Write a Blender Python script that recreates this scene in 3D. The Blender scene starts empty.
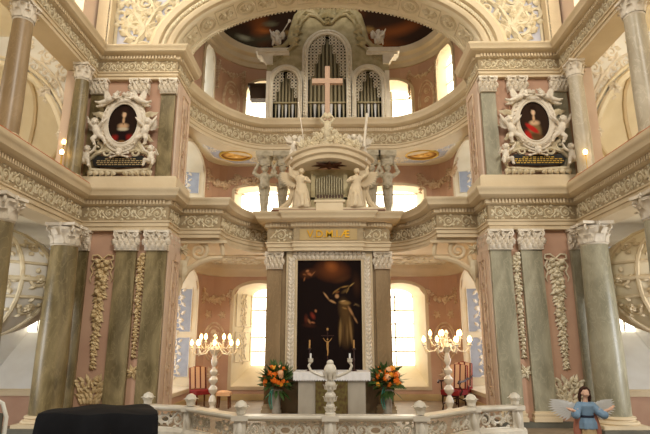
import bpy, bmesh, math, random
from mathutils import Vector, Matrix
from math import sin, cos, pi, radians as R, sqrt, atan2
random.seed(7)
SC = bpy.context.scene
COL = SC.collection

# ------------------------------------------------------------------ camera, world, lights, exposure
cam = bpy.data.cameras.new('camera'); cam.sensor_width = 36; cam.lens = 520/650*36
cam.clip_end = 200
co = bpy.data.objects.new('camera', cam); COL.objects.link(co)
co.location = (.08, 0, 2.1); co.rotation_euler = (R(90+13.5), 0, R(.77)); SC.camera = co
SC.view_settings.view_transform = 'Standard'; SC.view_settings.look = 'None'
SC.view_settings.gamma = 1; SC.view_settings.use_curve_mapping = False
SC.view_settings.exposure = 0.1
w = bpy.data.worlds.new('world'); SC.world = w; w.use_nodes = True
w.node_tree.nodes['Background'].inputs[0].default_value = (1.0, .95, .88, 1)
w.node_tree.nodes['Background'].inputs[1].default_value = .31

def area(name, loc, target, sx, sy, power, col):
    l = bpy.data.lights.new(name, 'AREA'); l.shape = 'RECTANGLE'; l.size = sx; l.size_y = sy
    l.energy = power; l.color = col
    o = bpy.data.objects.new(name, l); COL.objects.link(o); o.location = loc
    d = Vector(target)-Vector(loc); o.rotation_euler = d.to_track_quat('-Z', 'Y').to_euler()
    return o
area('nave_window_light', (3.5, -3, 12), (-1, 11, 4), 2.2, 2, 860, (1, .94, .84))
area('nave_window_light', (-3.5, 2, 13), (2, 11, 5), 2.4, 2.4, 330, (1, .95, .88))
area('aisle_window_light', (7.9, 6.5, 2.2), (6.2, 12, 2.6), 1.2, 2, 170, (.93, .96, 1))
area('aisle_window_light', (-7.9, 6.5, 2.2), (-6.2, 12, 2.6), 1.2, 2, 120, (.93, .96, 1))
area('gallery_window_light', (8.0, 7.0, 6.4), (5.8, 10, 6.6), 1.5, 2, 60, (1, .95, .85))
area('gallery_window_light', (-8.0, 7.0, 6.4), (-5.8, 10, 6.6), 1.5, 2, 40, (1, .95, .85))

# ------------------------------------------------------------------ materials
def lin(c): return tuple((x/255/12.92 if x/255 <= .04045 else ((x/255+.055)/1.055)**2.4) for x in c)
M = {}
def mat(name, rgb, rough=.7, rgb2=None, scale=3., bump=0, bscale=25., metal=0, emit=0, kind='noise', spec=.3, coat=0):
    m = bpy.data.materials.new(name); m.use_nodes = True; nt = m.node_tree; b = nt.nodes['Principled BSDF']
    b.inputs['Roughness'].default_value = rough; b.inputs['Metallic'].default_value = metal
    b.inputs['Specular IOR Level'].default_value = spec; b.inputs['Coat Weight'].default_value = coat
    c = lin(rgb)+(1,); b.inputs['Base Color'].default_value = c
    tc = nt.nodes.new('ShaderNodeTexCoord')
    if rgb2:
        n = nt.nodes.new('ShaderNodeTexNoise'); n.inputs['Scale'].default_value = scale; n.inputs['Detail'].default_value = 6
        r = nt.nodes.new('ShaderNodeValToRGB'); r.color_ramp.elements[0].color = c; r.color_ramp.elements[1].color = lin(rgb2)+(1,)
        r.color_ramp.elements[0].position = .35; r.color_ramp.elements[1].position = .68
        if kind == 'marble':
            n.inputs['Distortion'].default_value = 1.6
            mp = nt.nodes.new('ShaderNodeMapping'); mp.inputs['Rotation'].default_value = (0, R(38), 0); mp.inputs['Scale'].default_value = (2.2, 1.6, .8)
            nt.links.new(tc.outputs['Object'], mp.inputs[0]); nt.links.new(mp.outputs[0], n.inputs['Vector'])
            n2 = nt.nodes.new('ShaderNodeTexNoise'); n2.inputs['Scale'].default_value = scale*2.4; n2.inputs['Distortion'].default_value = 2.2; n2.inputs['Detail'].default_value = 8
            nt.links.new(mp.outputs[0], n2.inputs['Vector'])
            r2 = nt.nodes.new('ShaderNodeValToRGB'); e = r2.color_ramp.elements
            e[0].position = .47; e[0].color = (0, 0, 0, 1); e[1].position = .5; e[1].color = (.28, .28, .28, 1)
            e3 = e.new(.53); e3.color = (0, 0, 0, 1)
            mx = nt.nodes.new('ShaderNodeMixRGB'); mx.inputs[2].default_value = tuple(min(1, k*1.35) for k in lin(rgb2))+(1,)
            nt.links.new(n2.outputs[0], r2.inputs[0]); nt.links.new(r2.outputs[0], mx.inputs[0]); nt.links.new(n.outputs[0], r.inputs[0])
            nt.links.new(r.outputs[0], mx.inputs[1]); nt.links.new(mx.outputs[0], b.inputs['Base Color'])
        else:
            nt.links.new(tc.outputs['Object'], n.inputs['Vector']); nt.links.new(n.outputs[0], r.inputs[0]); nt.links.new(r.outputs[0], b.inputs['Base Color'])
    if bump:
        n = nt.nodes.new('ShaderNodeTexNoise'); n.inputs['Scale'].default_value = bscale; n.inputs['Detail'].default_value = 4
        bp = nt.nodes.new('ShaderNodeBump'); bp.inputs['Strength'].default_value = bump; bp.inputs['Distance'].default_value = .02
        nt.links.new(tc.outputs['Object'], n.inputs['Vector']); nt.links.new(n.outputs[0], bp.inputs['Height']); nt.links.new(bp.outputs[0], b.inputs['Normal'])
    if emit:
        b.inputs['Emission Color'].default_value = c; b.inputs['Emission Strength'].default_value = emit
    M[name] = m
mat('cream', (203, 182, 146), .6, (215, 195, 160), 1.5, .15)
mat('cream_dark', (172, 146, 98), .65, (186, 160, 112), 2, .15)
mat('relief', (214, 200, 168), .55, (200, 182, 146), 8, .25, 60)
mat('relief_ground', (172, 152, 118), .8, (154, 134, 102), 10)
mat('white_stucco', (228, 216, 196), .6, (214, 200, 176), 6, .25, 50)
mat('blue_ground', (190, 188, 194), .8, (172, 170, 178), 6)
mat('panel_ground', (164, 168, 176), .8, (150, 154, 162), 6)
mat('pink', (186, 146, 120), .75, (196, 158, 130), 1.6, .08)
mat('pink_deep', (182, 134, 104), .75, (192, 145, 114), 1.6, .08)
mat('pink_pale', (212, 184, 160), .75, (218, 193, 168), 1.6, .08)
mat('pink_relief', (222, 200, 168), .65, (192, 156, 124), 8, .2)
mat('marble', (100, 86, 54), .35, (156, 138, 98), 1.1, kind='marble', spec=.4)
mat('marble_grey', (134, 128, 104), .35, (172, 164, 138), 1.1, kind='marble', spec=.4)
mat('marble_pale', (170, 156, 130), .35, (200, 188, 162), 1.1, kind='marble', spec=.4)
mat('marble_tan', (138, 114, 80), .35, (160, 134, 98), .9, kind='marble', spec=.4)
mat('marble_white', (206, 196, 176), .35, (226, 218, 200), 2.5, spec=.5)
mat('pedestal', (108, 104, 90), .5, (90, 88, 76), 3)
mat('garland', (214, 190, 144), .6, (190, 160, 112), 14, .3, 60)
mat('garland_white', (226, 214, 186), .6, (204, 188, 154), 14, .3, 60)
mat('floor_stone', (150, 132, 108), .5, (130, 112, 90), 3)
mat('plaster_white', (226, 222, 212), .8, (216, 210, 198), 2)
mat('pale_cream', (228, 214, 184), .7, (218, 202, 168), 2)
mat('window_glow', (255, 248, 232), .5, emit=4.5)
mat('window_side', (225, 236, 255), .5, emit=2.5)
mat('lead', (120, 115, 105), .5)
mat('white_frame', (225, 220, 205), .5)
mat('red_line', (190, 90, 45), .5)
mat('gold', (220, 165, 50), .3, metal=.9)
mat('gold_paint', (190, 150, 50), .4, (214, 174, 76), 8, metal=.3)
mat('black_board', (26, 24, 18), .5)
mat('organ_wood', (196, 180, 138), .5, (160, 144, 100), 5, .1)
mat('organ_fret', (240, 230, 208), .55, (230, 218, 192), 8)
mat('pipe', (160, 148, 116), .35, metal=.35)
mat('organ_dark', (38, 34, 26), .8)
mat('cross_wood', (190, 156, 128), .6)
mat('candle_gold', (172, 128, 70), .6)
mat('candle_white', (238, 236, 230), .5)
mat('linen', (232, 228, 222), .8, bump=.2, bscale=90)
mat('altar_stone', (176, 166, 148), .7, (164, 154, 136), 3)
mat('altar_cloth', (110, 98, 52), .8, (84, 60, 34), 14)
mat('red_fabric', (150, 42, 36), .8, (130, 34, 30), 8)
mat('dark_wood', (50, 24, 14), .35)
mat('wood', (112, 64, 34), .4)
mat('porcelain', (238, 228, 206), .2, spec=.6, coat=.4)
mat('glass_bead', (240, 222, 178), .1, spec=.8)
mat('bulb', (255, 208, 130), .3, emit=14)
mat('black_cloth', (12, 12, 15), .75, (18, 18, 22), 6)
mat('leaf_green', (78, 104, 50), .5, (48, 76, 32), 10)
mat('leaf_light', (110, 140, 60), .5)
mat('orange', (236, 120, 30), .6); mat('peach', (244, 190, 140), .6); mat('yellow_orange', (244, 168, 50), .6)
mat('teal_ribbon', (60, 140, 120), .5)
mat('vase', (176, 168, 152), .4, (150, 140, 124), 8)
mat('skin', (222, 178, 150), .6); mat('blue_tunic', (132, 158, 180), .8, (116, 144, 168), 6)
mat('beige_cloth', (196, 172, 130), .8, (180, 152, 110), 6); mat('rose_cloth', (170, 112, 92), .8); mat('hair_brown', (62, 34, 22), .7)
mat('grey_white', (206, 204, 198), .6); mat('belt', (40, 44, 60), .6)
mat('star_brown', (74, 40, 18), .5); mat('stone_herm', (190, 178, 152), .7, (158, 146, 120), 10, .3)
mat('dark_window_wood', (70, 54, 36), .6)
def stripes():
    m = bpy.data.materials.new('striped_fabric'); m.use_nodes = True; nt = m.node_tree; b = nt.nodes['Principled BSDF']
    tc = nt.nodes.new('ShaderNodeTexCoord'); s = nt.nodes.new('ShaderNodeSeparateXYZ'); nt.links.new(tc.outputs['Object'], s.inputs[0])
    a = nt.nodes.new('ShaderNodeMath'); a.operation = 'MULTIPLY_ADD'; a.inputs[1].default_value = 6.1; a.inputs[2].default_value = 10.5
    f = nt.nodes.new('ShaderNodeMath'); f.operation = 'FRACT'; nt.links.new(s.outputs[0], a.inputs[0]); nt.links.new(a.outputs[0], f.inputs[0])
    r = nt.nodes.new('ShaderNodeValToRGB'); r.color_ramp.interpolation = 'CONSTANT'; e = r.color_ramp.elements
    e[0].color = lin((222, 186, 152))+(1,); e[1].position = .72; e[1].color = lin((130, 50, 44))+(1,)
    x = e.new(.88); x.color = lin((60, 26, 26))+(1,)
    nt.links.new(f.outputs[0], r.inputs[0]); nt.links.new(r.outputs[0], b.inputs['Base Color']); b.inputs['Roughness'].default_value = .8
    M['stripe'] = m
stripes()
def paint_mat():
    m = bpy.data.materials.new('painted_canvas'); m.use_nodes = True; nt = m.node_tree; b = nt.nodes['Principled BSDF']
    a = nt.nodes.new('ShaderNodeAttribute'); a.attribute_name = 'Col'; nt.links.new(a.outputs['Color'], b.inputs['Base Color'])
    b.inputs['Roughness'].default_value = .85; b.inputs['Specular IOR Level'].default_value = .1; M['paint'] = m
paint_mat()

# ------------------------------------------------------------------ mesh builder
class MB:
    def __init__(s): s.v = []; s.f = []
    def add(s, vs, fs):
        n = len(s.v); s.v += [tuple(p) for p in vs]; s.f += [tuple(i+n for i in f) for f in fs]; return s
    def box(s, c, d, rz=0, rx=0, ry=0):
        m = Matrix.Translation(c) @ Matrix.Rotation(rz, 4, 'Z') @ Matrix.Rotation(rx, 4, 'X') @ Matrix.Rotation(ry, 4, 'Y')
        vs = [m @ Vector((x*d[0]/2, y*d[1]/2, z*d[2]/2)) for x in (-1, 1) for y in (-1, 1) for z in (-1, 1)]
        return s.add(vs, [(0, 1, 3, 2), (4, 6, 7, 5), (0, 4, 5, 1), (2, 3, 7, 6), (0, 2, 6, 4), (1, 5, 7, 3)])
    def b2(s, x0, x1, y0, y1, z0, z1): return s.box(((x0+x1)/2, (y0+y1)/2, (z0+z1)/2), (x1-x0, y1-y0, z1-z0))
    def lathe(s, prof, c=(0, 0, 0), n=16, sx=1, sy=1, cap=True, flute=0):
        vs = []; fs = []
        for r, z in prof:
            for i in range(n):
                a = 2*pi*i/n; rr = r*(1+flute*(i % 2)); vs.append((c[0]+rr*cos(a)*sx, c[1]+rr*sin(a)*sy, c[2]+z))
        for j in range(len(prof)-1):
            for i in range(n):
                k = (i+1) % n; fs.append((j*n+i, j*n+k, (j+1)*n+k, (j+1)*n+i))
        if cap: fs.append(tuple(range(n))[::-1]); fs.append(tuple((len(prof)-1)*n+i for i in range(n)))
        return s.add(vs, fs)
    def tube(s, pts, r, n=6, closed=False, flat=1, F=None):
        P = [Vector(p) for p in pts]; N = len(P); vs = []; fs = []
        up = Vector((0, 0, 1)) if F is None else None; prev = None
        for i, p in enumerate(P):
            a = P[(i-1) % N] if (closed or i > 0) else p; b = P[(i+1) % N] if (closed or i < N-1) else p
            t = (b-a)
            if t.length < 1e-9: t = Vector((1, 0, 0))
            t.normalize()
            if F is not None: u2 = Vector((0, 0, 1)); s1 = Vector((t.y, -t.x, 0))
            else:
                ref = prev if prev is not None else (Vector((0, 0, 1)) if abs(t.z) < .9 else Vector((1, 0, 0)))
                s1 = ref - t*ref.dot(t)
                if s1.length < 1e-6: s1 = t.orthogonal()
                s1.normalize(); prev = s1; u2 = t.cross(s1)
            if F is not None and s1.length > 1e-6: s1.normalize()
            rr = r[i] if hasattr(r, '__len__') else r
            for k in range(n):
                an = 2*pi*k/n; q = p+s1*(cos(an)*rr)+u2*(sin(an)*rr*flat)
                vs.append(F(*q) if F else q)
        for i in range(N if closed else N-1):
            j = (i+1) % N
            for k in range(n):
                l = (k+1) % n; fs.append((i*n+k, i*n+l, j*n+l, j*n+k))
        if not closed: fs.append(tuple(range(n))[::-1]); fs.append(tuple((N-1)*n+k for k in range(n)))
        return s.add(vs, fs)
    def ball(s, c, r, n=8, m=6, F=None, rot=None):
        if not hasattr(r, '__len__'): r = (r, r, r)
        vs = []; fs = []; c = Vector(c)
        for j in range(m+1):
            th = pi*j/m
            for i in range(n):
                ph = 2*pi*i/n; q = Vector((sin(th)*cos(ph)*r[0], sin(th)*sin(ph)*r[1], cos(th)*r[2]))
                if rot: q = rot @ q
                q = q+c; vs.append(F(*q) if F else q)
        for j in range(m):
            for i in range(n):
                k = (i+1) % n
                if j == 0: fs.append((i, (j+1)*n+i, (j+1)*n+k))
                elif j == m-1: fs.append((j*n+i, (j+1)*n+i, j*n+k))
                else: fs.append((j*n+i, (j+1)*n+i, (j+1)*n+k, j*n+k))
        return s.add(vs, fs)
    def prism(s, poly, z0, z1, F=None):
        n = len(poly); F = F or (lambda x, y, z: (x, y, z))
        vs = [F(x, y, z0) for x, y in poly]+[F(x, y, z1) for x, y in poly]
        return s.add(vs, [tuple(range(n))[::-1], tuple(range(n, 2*n))]+[(i, (i+1) % n, (i+1) % n+n, i+n) for i in range(n)])
    def sweep(s, path, prof, closed=False, side=1):
        """profile (offset to the right of the path * side, z) closed polygon swept with mitres"""
        N = len(path); P = [Vector((p[0], p[1])) for p in path]; zz = [p[2] if len(p) > 2 else 0 for p in path]; rows = []
        for i in range(N):
            ds = []
            if i > 0 or closed: ds.append((P[i]-P[i-1]).normalized())
            if i < N-1 or closed: ds.append((P[(i+1) % N]-P[i]).normalized())
            ns = [Vector((d.y, -d.x))*side for d in ds]; b = sum(ns, Vector((0, 0)))
            b.normalize(); k = 1/max(.35, b.dot(ns[0])); rows.append(b*k)
        m = len(prof); vs = []; fs = []
        for i in range(N):
            for o, z in prof: q = P[i]+rows[i]*o; vs.append((q.x, q.y, z+zz[i]))
        for i in range(N if closed else N-1):
            j = (i+1) % N
            for k in range(m): l = (k+1) % m; fs.append((i*m+k, i*m+l, j*m+l, j*m+k))
        if not closed: fs.append(tuple(range(m))[::-1]); fs.append(tuple((N-1)*m+k for k in range(m)))
        return s.add(vs, fs)
    def build(s, name, m, parent=None, smooth=True, loc=(0, 0, 0), rz=0, link=True):
        me = bpy.data.meshes.new(name); me.from_pydata(s.v, [], s.f); me.validate()
        bm = bmesh.new(); bm.from_mesh(me); bmesh.ops.recalc_face_normals(bm, faces=bm.faces); bm.to_mesh(me); bm.free()
        if smooth:
            me.shade_smooth()
            try: me.set_sharp_from_angle(angle=R(38))
            except Exception: pass
        me.materials.append(M[m] if isinstance(m, str) else m)
        o = bpy.data.objects.new(name, me); COL.objects.link(o); o.location = loc; o.rotation_euler.z = rz
        if parent is not None: o.parent = parent
        return o
def tag(o, label, cat, group=None):
    o['label'] = label; o['category'] = cat
    if group: o['group'] = group
    return o
def thing(name, label, cat, loc=(0, 0, 0), rz=0, group=None):
    o = bpy.data.objects.new(name, None); COL.objects.link(o); o.location = loc; o.rotation_euler.z = rz
    o.empty_display_size = .1
    return tag(o, label, cat, group)
def struct(o): o['kind'] = 'structure'; return o
def children(o): return [c for c in bpy.data.objects if c.parent == o]
def dup(o, loc=None, rz=None, label=None, parent=None, sc=None):
    ch = children(o); c = o.copy(); COL.objects.link(c)
    if parent is not None: c.parent = parent
    if loc is not None: c.location = loc
    if rz is not None: c.rotation_euler.z = rz
    if sc is not None: c.scale = sc
    if label: c['label'] = label
    for k in ch: dup(k, parent=c)
    return c

# ------------------------------------------------------------------ frames and relief ornament
def FL(o, U, V):
    o = Vector(o); U = Vector(U).normalized(); V = Vector(V).normalized(); N = U.cross(V)
    return lambda u, v, w: tuple(o+U*u+V*v+N*w)
def FP(path, z0=0, off=0, side=1):
    P = [Vector(p[:2]) for p in path]; L = [0]
    for a, b in zip(P, P[1:]): L.append(L[-1]+(b-a).length)
    def f(u, v, w):
        i = 0
        while i < len(L)-2 and u > L[i+1]: i += 1
        d = (P[i+1]-P[i]).normalized(); n = Vector((d.y, -d.x))*side
        q = P[i]+d*(u-L[i])+n*(w+off)
        return (q.x, q.y, z0+v)
    f.L = L[-1]; return f
def leaf(mb, F, u, v, a, L, W, H=.02, curl=0, w0=0):
    n = 6; vs = []; fs = []; ca, sa = cos(a), sin(a)
    for i in range(n+1):
        t = i/n; wd = W*.5*sin(pi*min(1, t*.92+.08))**.8*(1+.22*(i % 2)); bend = curl*t*t*L
        for j in range(-2, 3):
            x = L*t-(abs(j)*.08*L*(1 if i % 2 else 0)); y = wd*j/2+bend; h = H*(1-(j/2)**2*.8)*(1-.35*abs(2*t-1)) if j % 2 == 0 else H*.55
            vs.append(F(u+x*ca-y*sa, v+x*sa+y*ca, w0+h*(0.2+.8*sin(pi*min(1, t+.12)))))
    for i in range(n):
        for j in range(4): a0 = i*5+j; fs.append((a0, a0+1, a0+6, a0+5))
    mb.add(vs, fs)
def spiral(mb, F, cu, cv, r, turns=1.4, dr=1, a0=0, th=.02, n=16, w0=.0, r1=.18):
    pts = []; rad = []
    for i in range(n+1):
        t = i/n; a = a0+dr*2*pi*turns*t; rr = r*(1-(1-r1)*t)
        pts.append((cu+rr*cos(a), cv+rr*sin(a), w0)); rad.append(th*(1-.45*t))
    mb.tube(pts, rad, 5, F=F, flat=1.1)
def rosette(mb, F, u, v, r, h=.02, n=6, w0=0):
    for i in range(n): leaf(mb, F, u, v, 2*pi*i/n, r, r*.75, h, w0=w0)
    mb.ball((u, v, h*.8+w0), (r*.28, r*.28, h*.8), 6, 4, F=F)
def rinceau(mb, F, u0, u1, v, h, th=None, dens=1.0):
    n = max(1, round((u1-u0)/(h*1.15))); du = (u1-u0)/n; th = th or h*.06; r = min(h*.40, du*.40)
    for i in range(n):
        cu = u0+du*(i+.5); d = 1 if i % 2 else -1
        spiral(mb, F, cu, v, r, 1.25, d, -d*pi/2 if True else 0, th)
        rosette(mb, F, cu, v, r*.45, th*1.3, 5)
        for k in range(6):
            a = -d*pi/2+d*2*pi*(.08+.15*k); leaf(mb, F, cu+r*cos(a), v+r*sin(a), a+d*.9, r*.62, r*.46, th*1.6, .25*d)
        mb.tube([(cu-du*.5, v+d*r*.6, 0), (cu-du*.25, v-d*r*.4, 0), (cu, v-d*r, 0)], th, 5, F=F)
        leaf(mb, F, cu+du*.45, v-d*r*.5, d*pi/2, r*.8, r*.5, th*1.3); leaf(mb, F, cu+du*.42, v+d*r*.2, d*pi/3, r*.7, r*.45, th*1.3)
def acanthus_branch(mb, F, pts, size, th=.03):
    """a stem with scrolls thrown to both sides"""
    mb.tube([(p[0], p[1], 0) for p in pts], [th*(1.3-.6*i/len(pts)) for i in range(len(pts))], 6, F=F)
    n = len(pts)
    for i in range(1, n):
        (x0, y0), (x1, y1) = pts[i-1], pts[i]; a = atan2(y1-y0, x1-x0); s = size*(1-.35*i/n)
        for d in (1, -1):
            cx, cy = x1+cos(a+d*1.15)*s*.75, y1+sin(a+d*1.15)*s*.75
            spiral(mb, F, cx, cy, s*.5, 1.2, -d, a+d*1.15+pi, th)
            for k in range(6):
                b = a+d*1.15+pi-d*(.35+.8*k); leaf(mb, F, cx+s*.48*cos(b), cy+s*.48*sin(b), b-d*.7, s*.46, s*.36, th*1.5, -.2*d)
            leaf(mb, F, x1, y1, a+d*.5, s*.8, s*.28, th*1.5)
def festoon(mb, F, u0, v0, u1, v1, sag, r=.05, n=16):
    rn = random.Random(int(abs(u0*97+v0*31)*10))
    for i in range(n):
        t = i/(n-1); u = u0+(u1-u0)*t; v = v0+(v1-v0)*t-sag*4*t*(1-t); q = r*(.6+1.0*sin(pi*t))
        for k in range(3):
            mb.ball((u+rn.uniform(-1, 1)*q*.6, v+rn.uniform(-1, 1)*q*.7, q*.4), (q*.45, q*.45, q*.4), 6, 4, F=F)
        leaf(mb, F, u, v, rn.uniform(0, 6.3), q*1.6, q*.8, q*.5)
def drop_garland(mb, F, u, v0, v1, w0, w1, seed=1):
    rn = random.Random(seed); n = max(5, int((v0-v1)/.07))
    for i in range(n):
        t = i/(n-1); v = v0+(v1-v0)*t; wd = (w0+(w1-w0)*t)*(.72+.28*abs(sin(t*13+1)))
        for k in range(2):
            uu = u+rn.uniform(-.42, .42)*wd; q = (.02+wd*.13)*rn.uniform(.7, 1.3); mb.ball((uu, v+rn.uniform(-.02, .02), q*.9), (q, q, q), 7, 5, F=F)
        for d in (-1, 1):
            leaf(mb, F, u+d*wd*.12, v, -pi/2+d*rn.uniform(.35, 1.0), wd*.5+.05, wd*.3+.02, .05, d*.2); leaf(mb, F, u, v, -pi/2+d*.3, wd*.4+.05, wd*.3+.015, .07)
def spray(mb, F, u, v, r, n=11, h=.04):
    for i in range(n): a = 2*pi*i/n+.2; leaf(mb, F, u, v, a, r*(.8+.25*(i % 2)), r*.34, h, .15*(1 if i % 2 else -1))
    mb.ball((u, v, h), (r*.2, r*.2, h), 6, 4, F=F)
def fan_spray(mb, F, u, v, w, h_, rows=4):
    rn = random.Random(int(abs(u)*100))
    for j in range(5):
        for i in range(6):
            x = (i-2.5)/2.5*w*.5*(.55+.12*j); a = pi/2-(i-2.5)*.32+rn.uniform(-.3, .3); leaf(mb, F, u+x, v+h_*j/5.2, a, h_*.34, h_*.15, .05, rn.uniform(-.5, .5))
    for k in range(9): mb.ball((u+rn.uniform(-.4, .4)*w, v+rn.uniform(.1, .9)*h_, .03), .028, 6, 4, F=F)
def bead_row(mb, F, u0, u1, v, r, step, w0=0):
    n = int((u1-u0)/step)
    for i in range(n): mb.ball((u0+step*(i+.5), v, w0), r, 5, 4, F=F)

# ------------------------------------------------------------------ entablatures
def ent_profile(z0, z1, proj, back=.45):
    H = z1-z0; P = lambda o, t: (o, z0+t*H)
    return [P(0, 0), P(0, .09), P(.025, .10), P(.025, .19), P(.05, .20), P(.05, .235), P(0, .25), P(0, .60), P(.04, .62), P(.06, .64), P(.06, .74),
            P(.16*proj/.3, .76), P(.2*proj/.3, .79), P(proj*.8, .82), P(proj*.85, .90), P(proj*.93, .93), P(proj, .97), P(proj, 1), P(-back, 1), P(-back, 0)]
def dentils(mb, path, z0, z1, side=1, step=.066):
    f = FP(path, 0, 0, side); H = z1-z0
    P = [Vector(p[:2]) for p in path]; L = [0]
    for a, b in zip(P, P[1:]): L.append(L[-1]+(b-a).length)
    u = .05
    while u < f.L-.05:
        a, b = u, u+step*.55; v0, v1 = z0+.64*H, z0+.74*H
        vs = [f(x, z, w_) for x in (a, b) for z in (v0, v1) for w_ in (.055, .10)]
        mb.add(vs, [(0, 1, 3, 2), (4, 6, 7, 5), (0, 4, 5, 1), (2, 3, 7, 6), (0, 2, 6, 4), (1, 5, 7, 3)]); u += step
def segs(path):
    """split a polyline in runs with soft bends"""
    runs = []; cur = [path[0], path[1]]
    for i in range(2, len(path)):
        a = Vector(cur[-1][:2])-Vector(cur[-2][:2]); b = Vector(path[i][:2])-Vector(cur[-1][:2])
        if a.angle(b) < R(30): cur.append(path[i])
        else: runs.append(cur); cur = [cur[-1], path[i]]
    runs.append(cur); return runs
def entablature(name, path, z0, z1, proj, side, ground='cream', rel='relief', skip=0):
    m = MB(); m.sweep(path, ent_profile(z0, z1, proj), side=side); o = struct(m.build(name, ground))
    H = z1-z0; d = MB(); r = MB(); g = MB()
    for run in segs(path):
        dentils(d, run, z0, z1, side); f = FP(run, z0+.425*H, .012, side)
        g.sweep(run, [(.001, z0+.26*H), (.008, z0+.26*H), (.008, z0+.59*H), (.001, z0+.59*H)], side=side)
        if name == 'trim_7' and 1.4 < f.L < 1.7: continue
        if f.L > .35: rinceau(r, f, .06, f.L-.06, 0, .36*H)
        else: rosette(r, f, f.L/2, 0, .1)
    d.build('dentil_course', ground, o); r.build('frieze_scrolls', rel, o); g.build('frieze_ground', 'relief_ground', o)
    return o
def arc(cx, cy, rx, ry, a0, a1, n): return [(cx+rx*cos(R(a0+(a1-a0)*i/n)), cy+ry*sin(R(a0+(a1-a0)*i/n))) for i in range(n+1)]
LZ0, LZ1, UZ0, UZ1 = 4.24, 5.05, 7.52, 8.2
def mir(path, s): return [(p[0]*s,)+tuple(p[1:]) for p in path]
# path of the left side seen from the nave: walks away from the camera, the nave is on its right
low_path = [(-4.9, 3), (-4.9, 10), (-3.17, 10), (-3.17, 10.75), (-2.3, 10.75)]+arc(-1.3, 10.75, 1.0, 1.65, 180, 92, 10)[1:]
up_path = [(-4.9, 3), (-4.9, 10), (-3.2, 10), (-3.2, 11.0)]
for s, nm in ((-1, 'left'), (1, 'right')):
    k = -1 if s < 0 else 1
    entablature('trim_1' if s < 0 else 'trim_2', mir(low_path, -k), LZ0, LZ1, .27, 1 if s < 0 else -1)
    entablature('trim_3' if s < 0 else 'trim_4', mir(up_path, -k), UZ0, UZ1, .26, 1 if s < 0 else -1)
    # red edged coping on the nave gallery parapet
    m = MB(); m.b2(*sorted((s*4.64, s*5.1)), 3, 9.72, LZ1, LZ1+.05); cp = struct(m.build('trim_5' if s < 0 else 'trim_6', 'cream'))
    m = MB(); m.b2(*sorted((s*4.66, s*4.72)), 3, 9.7, LZ1+.05, LZ1+.075); m.build('red_edging', 'red_line', cp)
# central block over the altar
cpath = [(-1.4, 12.5), (-1.4, 11.8), (-.8, 11.8), (-.8, 11.72), (.8, 11.72), (.8, 11.8), (1.4, 11.8), (1.4, 12.5)]
ce = entablature('trim_7', cpath, 4.13, 5.0, .32, 1)
m = MB(); m.b2(-1.38, 1.38, 11.85, 12.5, 4.13, 5.0); m.build('entablature_core', 'cream', ce)
m = MB(); m.b2(-1.3, 1.3, 11.46, 11.52, 5.0, 5.03); m.build('wooden_coping', 'wood', ce)
m = MB(); m.b2(-.66, .66, 11.7, 11.715, 4.37, 4.63); m.build('inscription_band', 'cream_dark', ce)
def text(name, s, size, loc, m, parent=None, rx=90, ext=.01, sx=1):
    c = bpy.data.curves.new(name, 'FONT'); c.body = s; c.size = size; c.extrude = ext; c.align_x = 'CENTER'; c.align_y = 'CENTER'; c.offset = size*.012
    o = bpy.data.objects.new(name, c); COL.objects.link(o); o.location = loc; o.rotation_euler = (R(rx), 0, 0); o.scale = (sx, 1, 1)
    dg = bpy.context.evaluated_depsgraph_get(); me = bpy.data.meshes.new_from_object(o.evaluated_get(dg)); me.name = name
    q = bpy.data.objects.new(name, me); q.location = o.location; q.rotation_euler = o.rotation_euler; q.scale = o.scale
    me.materials.clear(); me.materials.append(M[m]); COL.objects.link(q); bpy.data.objects.remove(o)
    if parent: q.parent = parent
    return q
text('gold_lettering', 'V.D.M.I.Æ', .235, (0, 11.69, 4.5), 'gold', ce, sx=1.0)
# upper (organ) gallery
gal = [(-3.38, 10.95)]
for i in range(1, 13):
    t = i/12; gal.append(((1-t)**2*-3.38+2*t*(1-t)*-2.95+t*t*-1.75, (1-t)**2*10.95+2*t*(1-t)*12.85+t*t*13.2))
gal2 = [(p[0], p[1]) for p in gal]
full = gal2+[(-p[0], p[1]) for p in gal2[::-1]]
entablature('trim_8', full, 7.06, 7.95, .27, 1)

# ------------------------------------------------------------------ apse shell
W = [(-3.45, 10.9), (-3.45, 13.7)]+arc(-2.75, 13.7, .7, .75, 180, 90, 5)[1:]
Wl = W+[(-p[0], p[1]) for p in W[::-1]]
def wallF(path): return FP(path, 0, 0, 1)
def wall_open(mb, F, u0, u1, z0, z1, ops, jm=None, depth=.9, cols=None):
    us = sorted(set([u0, u1]+[x for o in ops for x in [o[0]+(o[1]-o[0])*k/10 for k in range(11)]]+(cols or [])))
    def top(o, u):
        c, h = (o[0]+o[1])/2, (o[1]-o[0])/2; t = min(1, abs((u-c)/h)); return o[3]+o[4]*sqrt(max(0, 1-t*t))
    for a, b in zip(us, us[1:]):
        if b-a < 1e-5: continue
        lo = z0
        for o in sorted([o for o in ops if o[0]-1e-6 <= a and b <= o[1]+1e-6], key=lambda o: o[2]):
            mb.add([F(a, lo, 0), F(b, lo, 0), F(b, o[2], 0), F(a, o[2], 0)], [(0, 1, 2, 3)])
            ta, tb = top(o, a), top(o, b); lo = None; la, lb = ta, tb
            nxt = [q for q in ops if q is not o and q[0]-1e-6 <= a and b <= q[1]+1e-6 and q[2] > o[2]]
            ztop = min([q[2] for q in nxt]) if nxt else z1
            mb.add([F(a, la, 0), F(b, lb, 0), F(b, ztop, 0), F(a, ztop, 0)], [(0, 1, 2, 3)]); lo = ztop
        if lo < z1-1e-6: mb.add([F(a, lo, 0), F(b, lo, 0), F(b, z1, 0), F(a, z1, 0)], [(0, 1, 2, 3)])
    if jm is not None:
        for o in ops: reveal(jm, F, o, depth)
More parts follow.
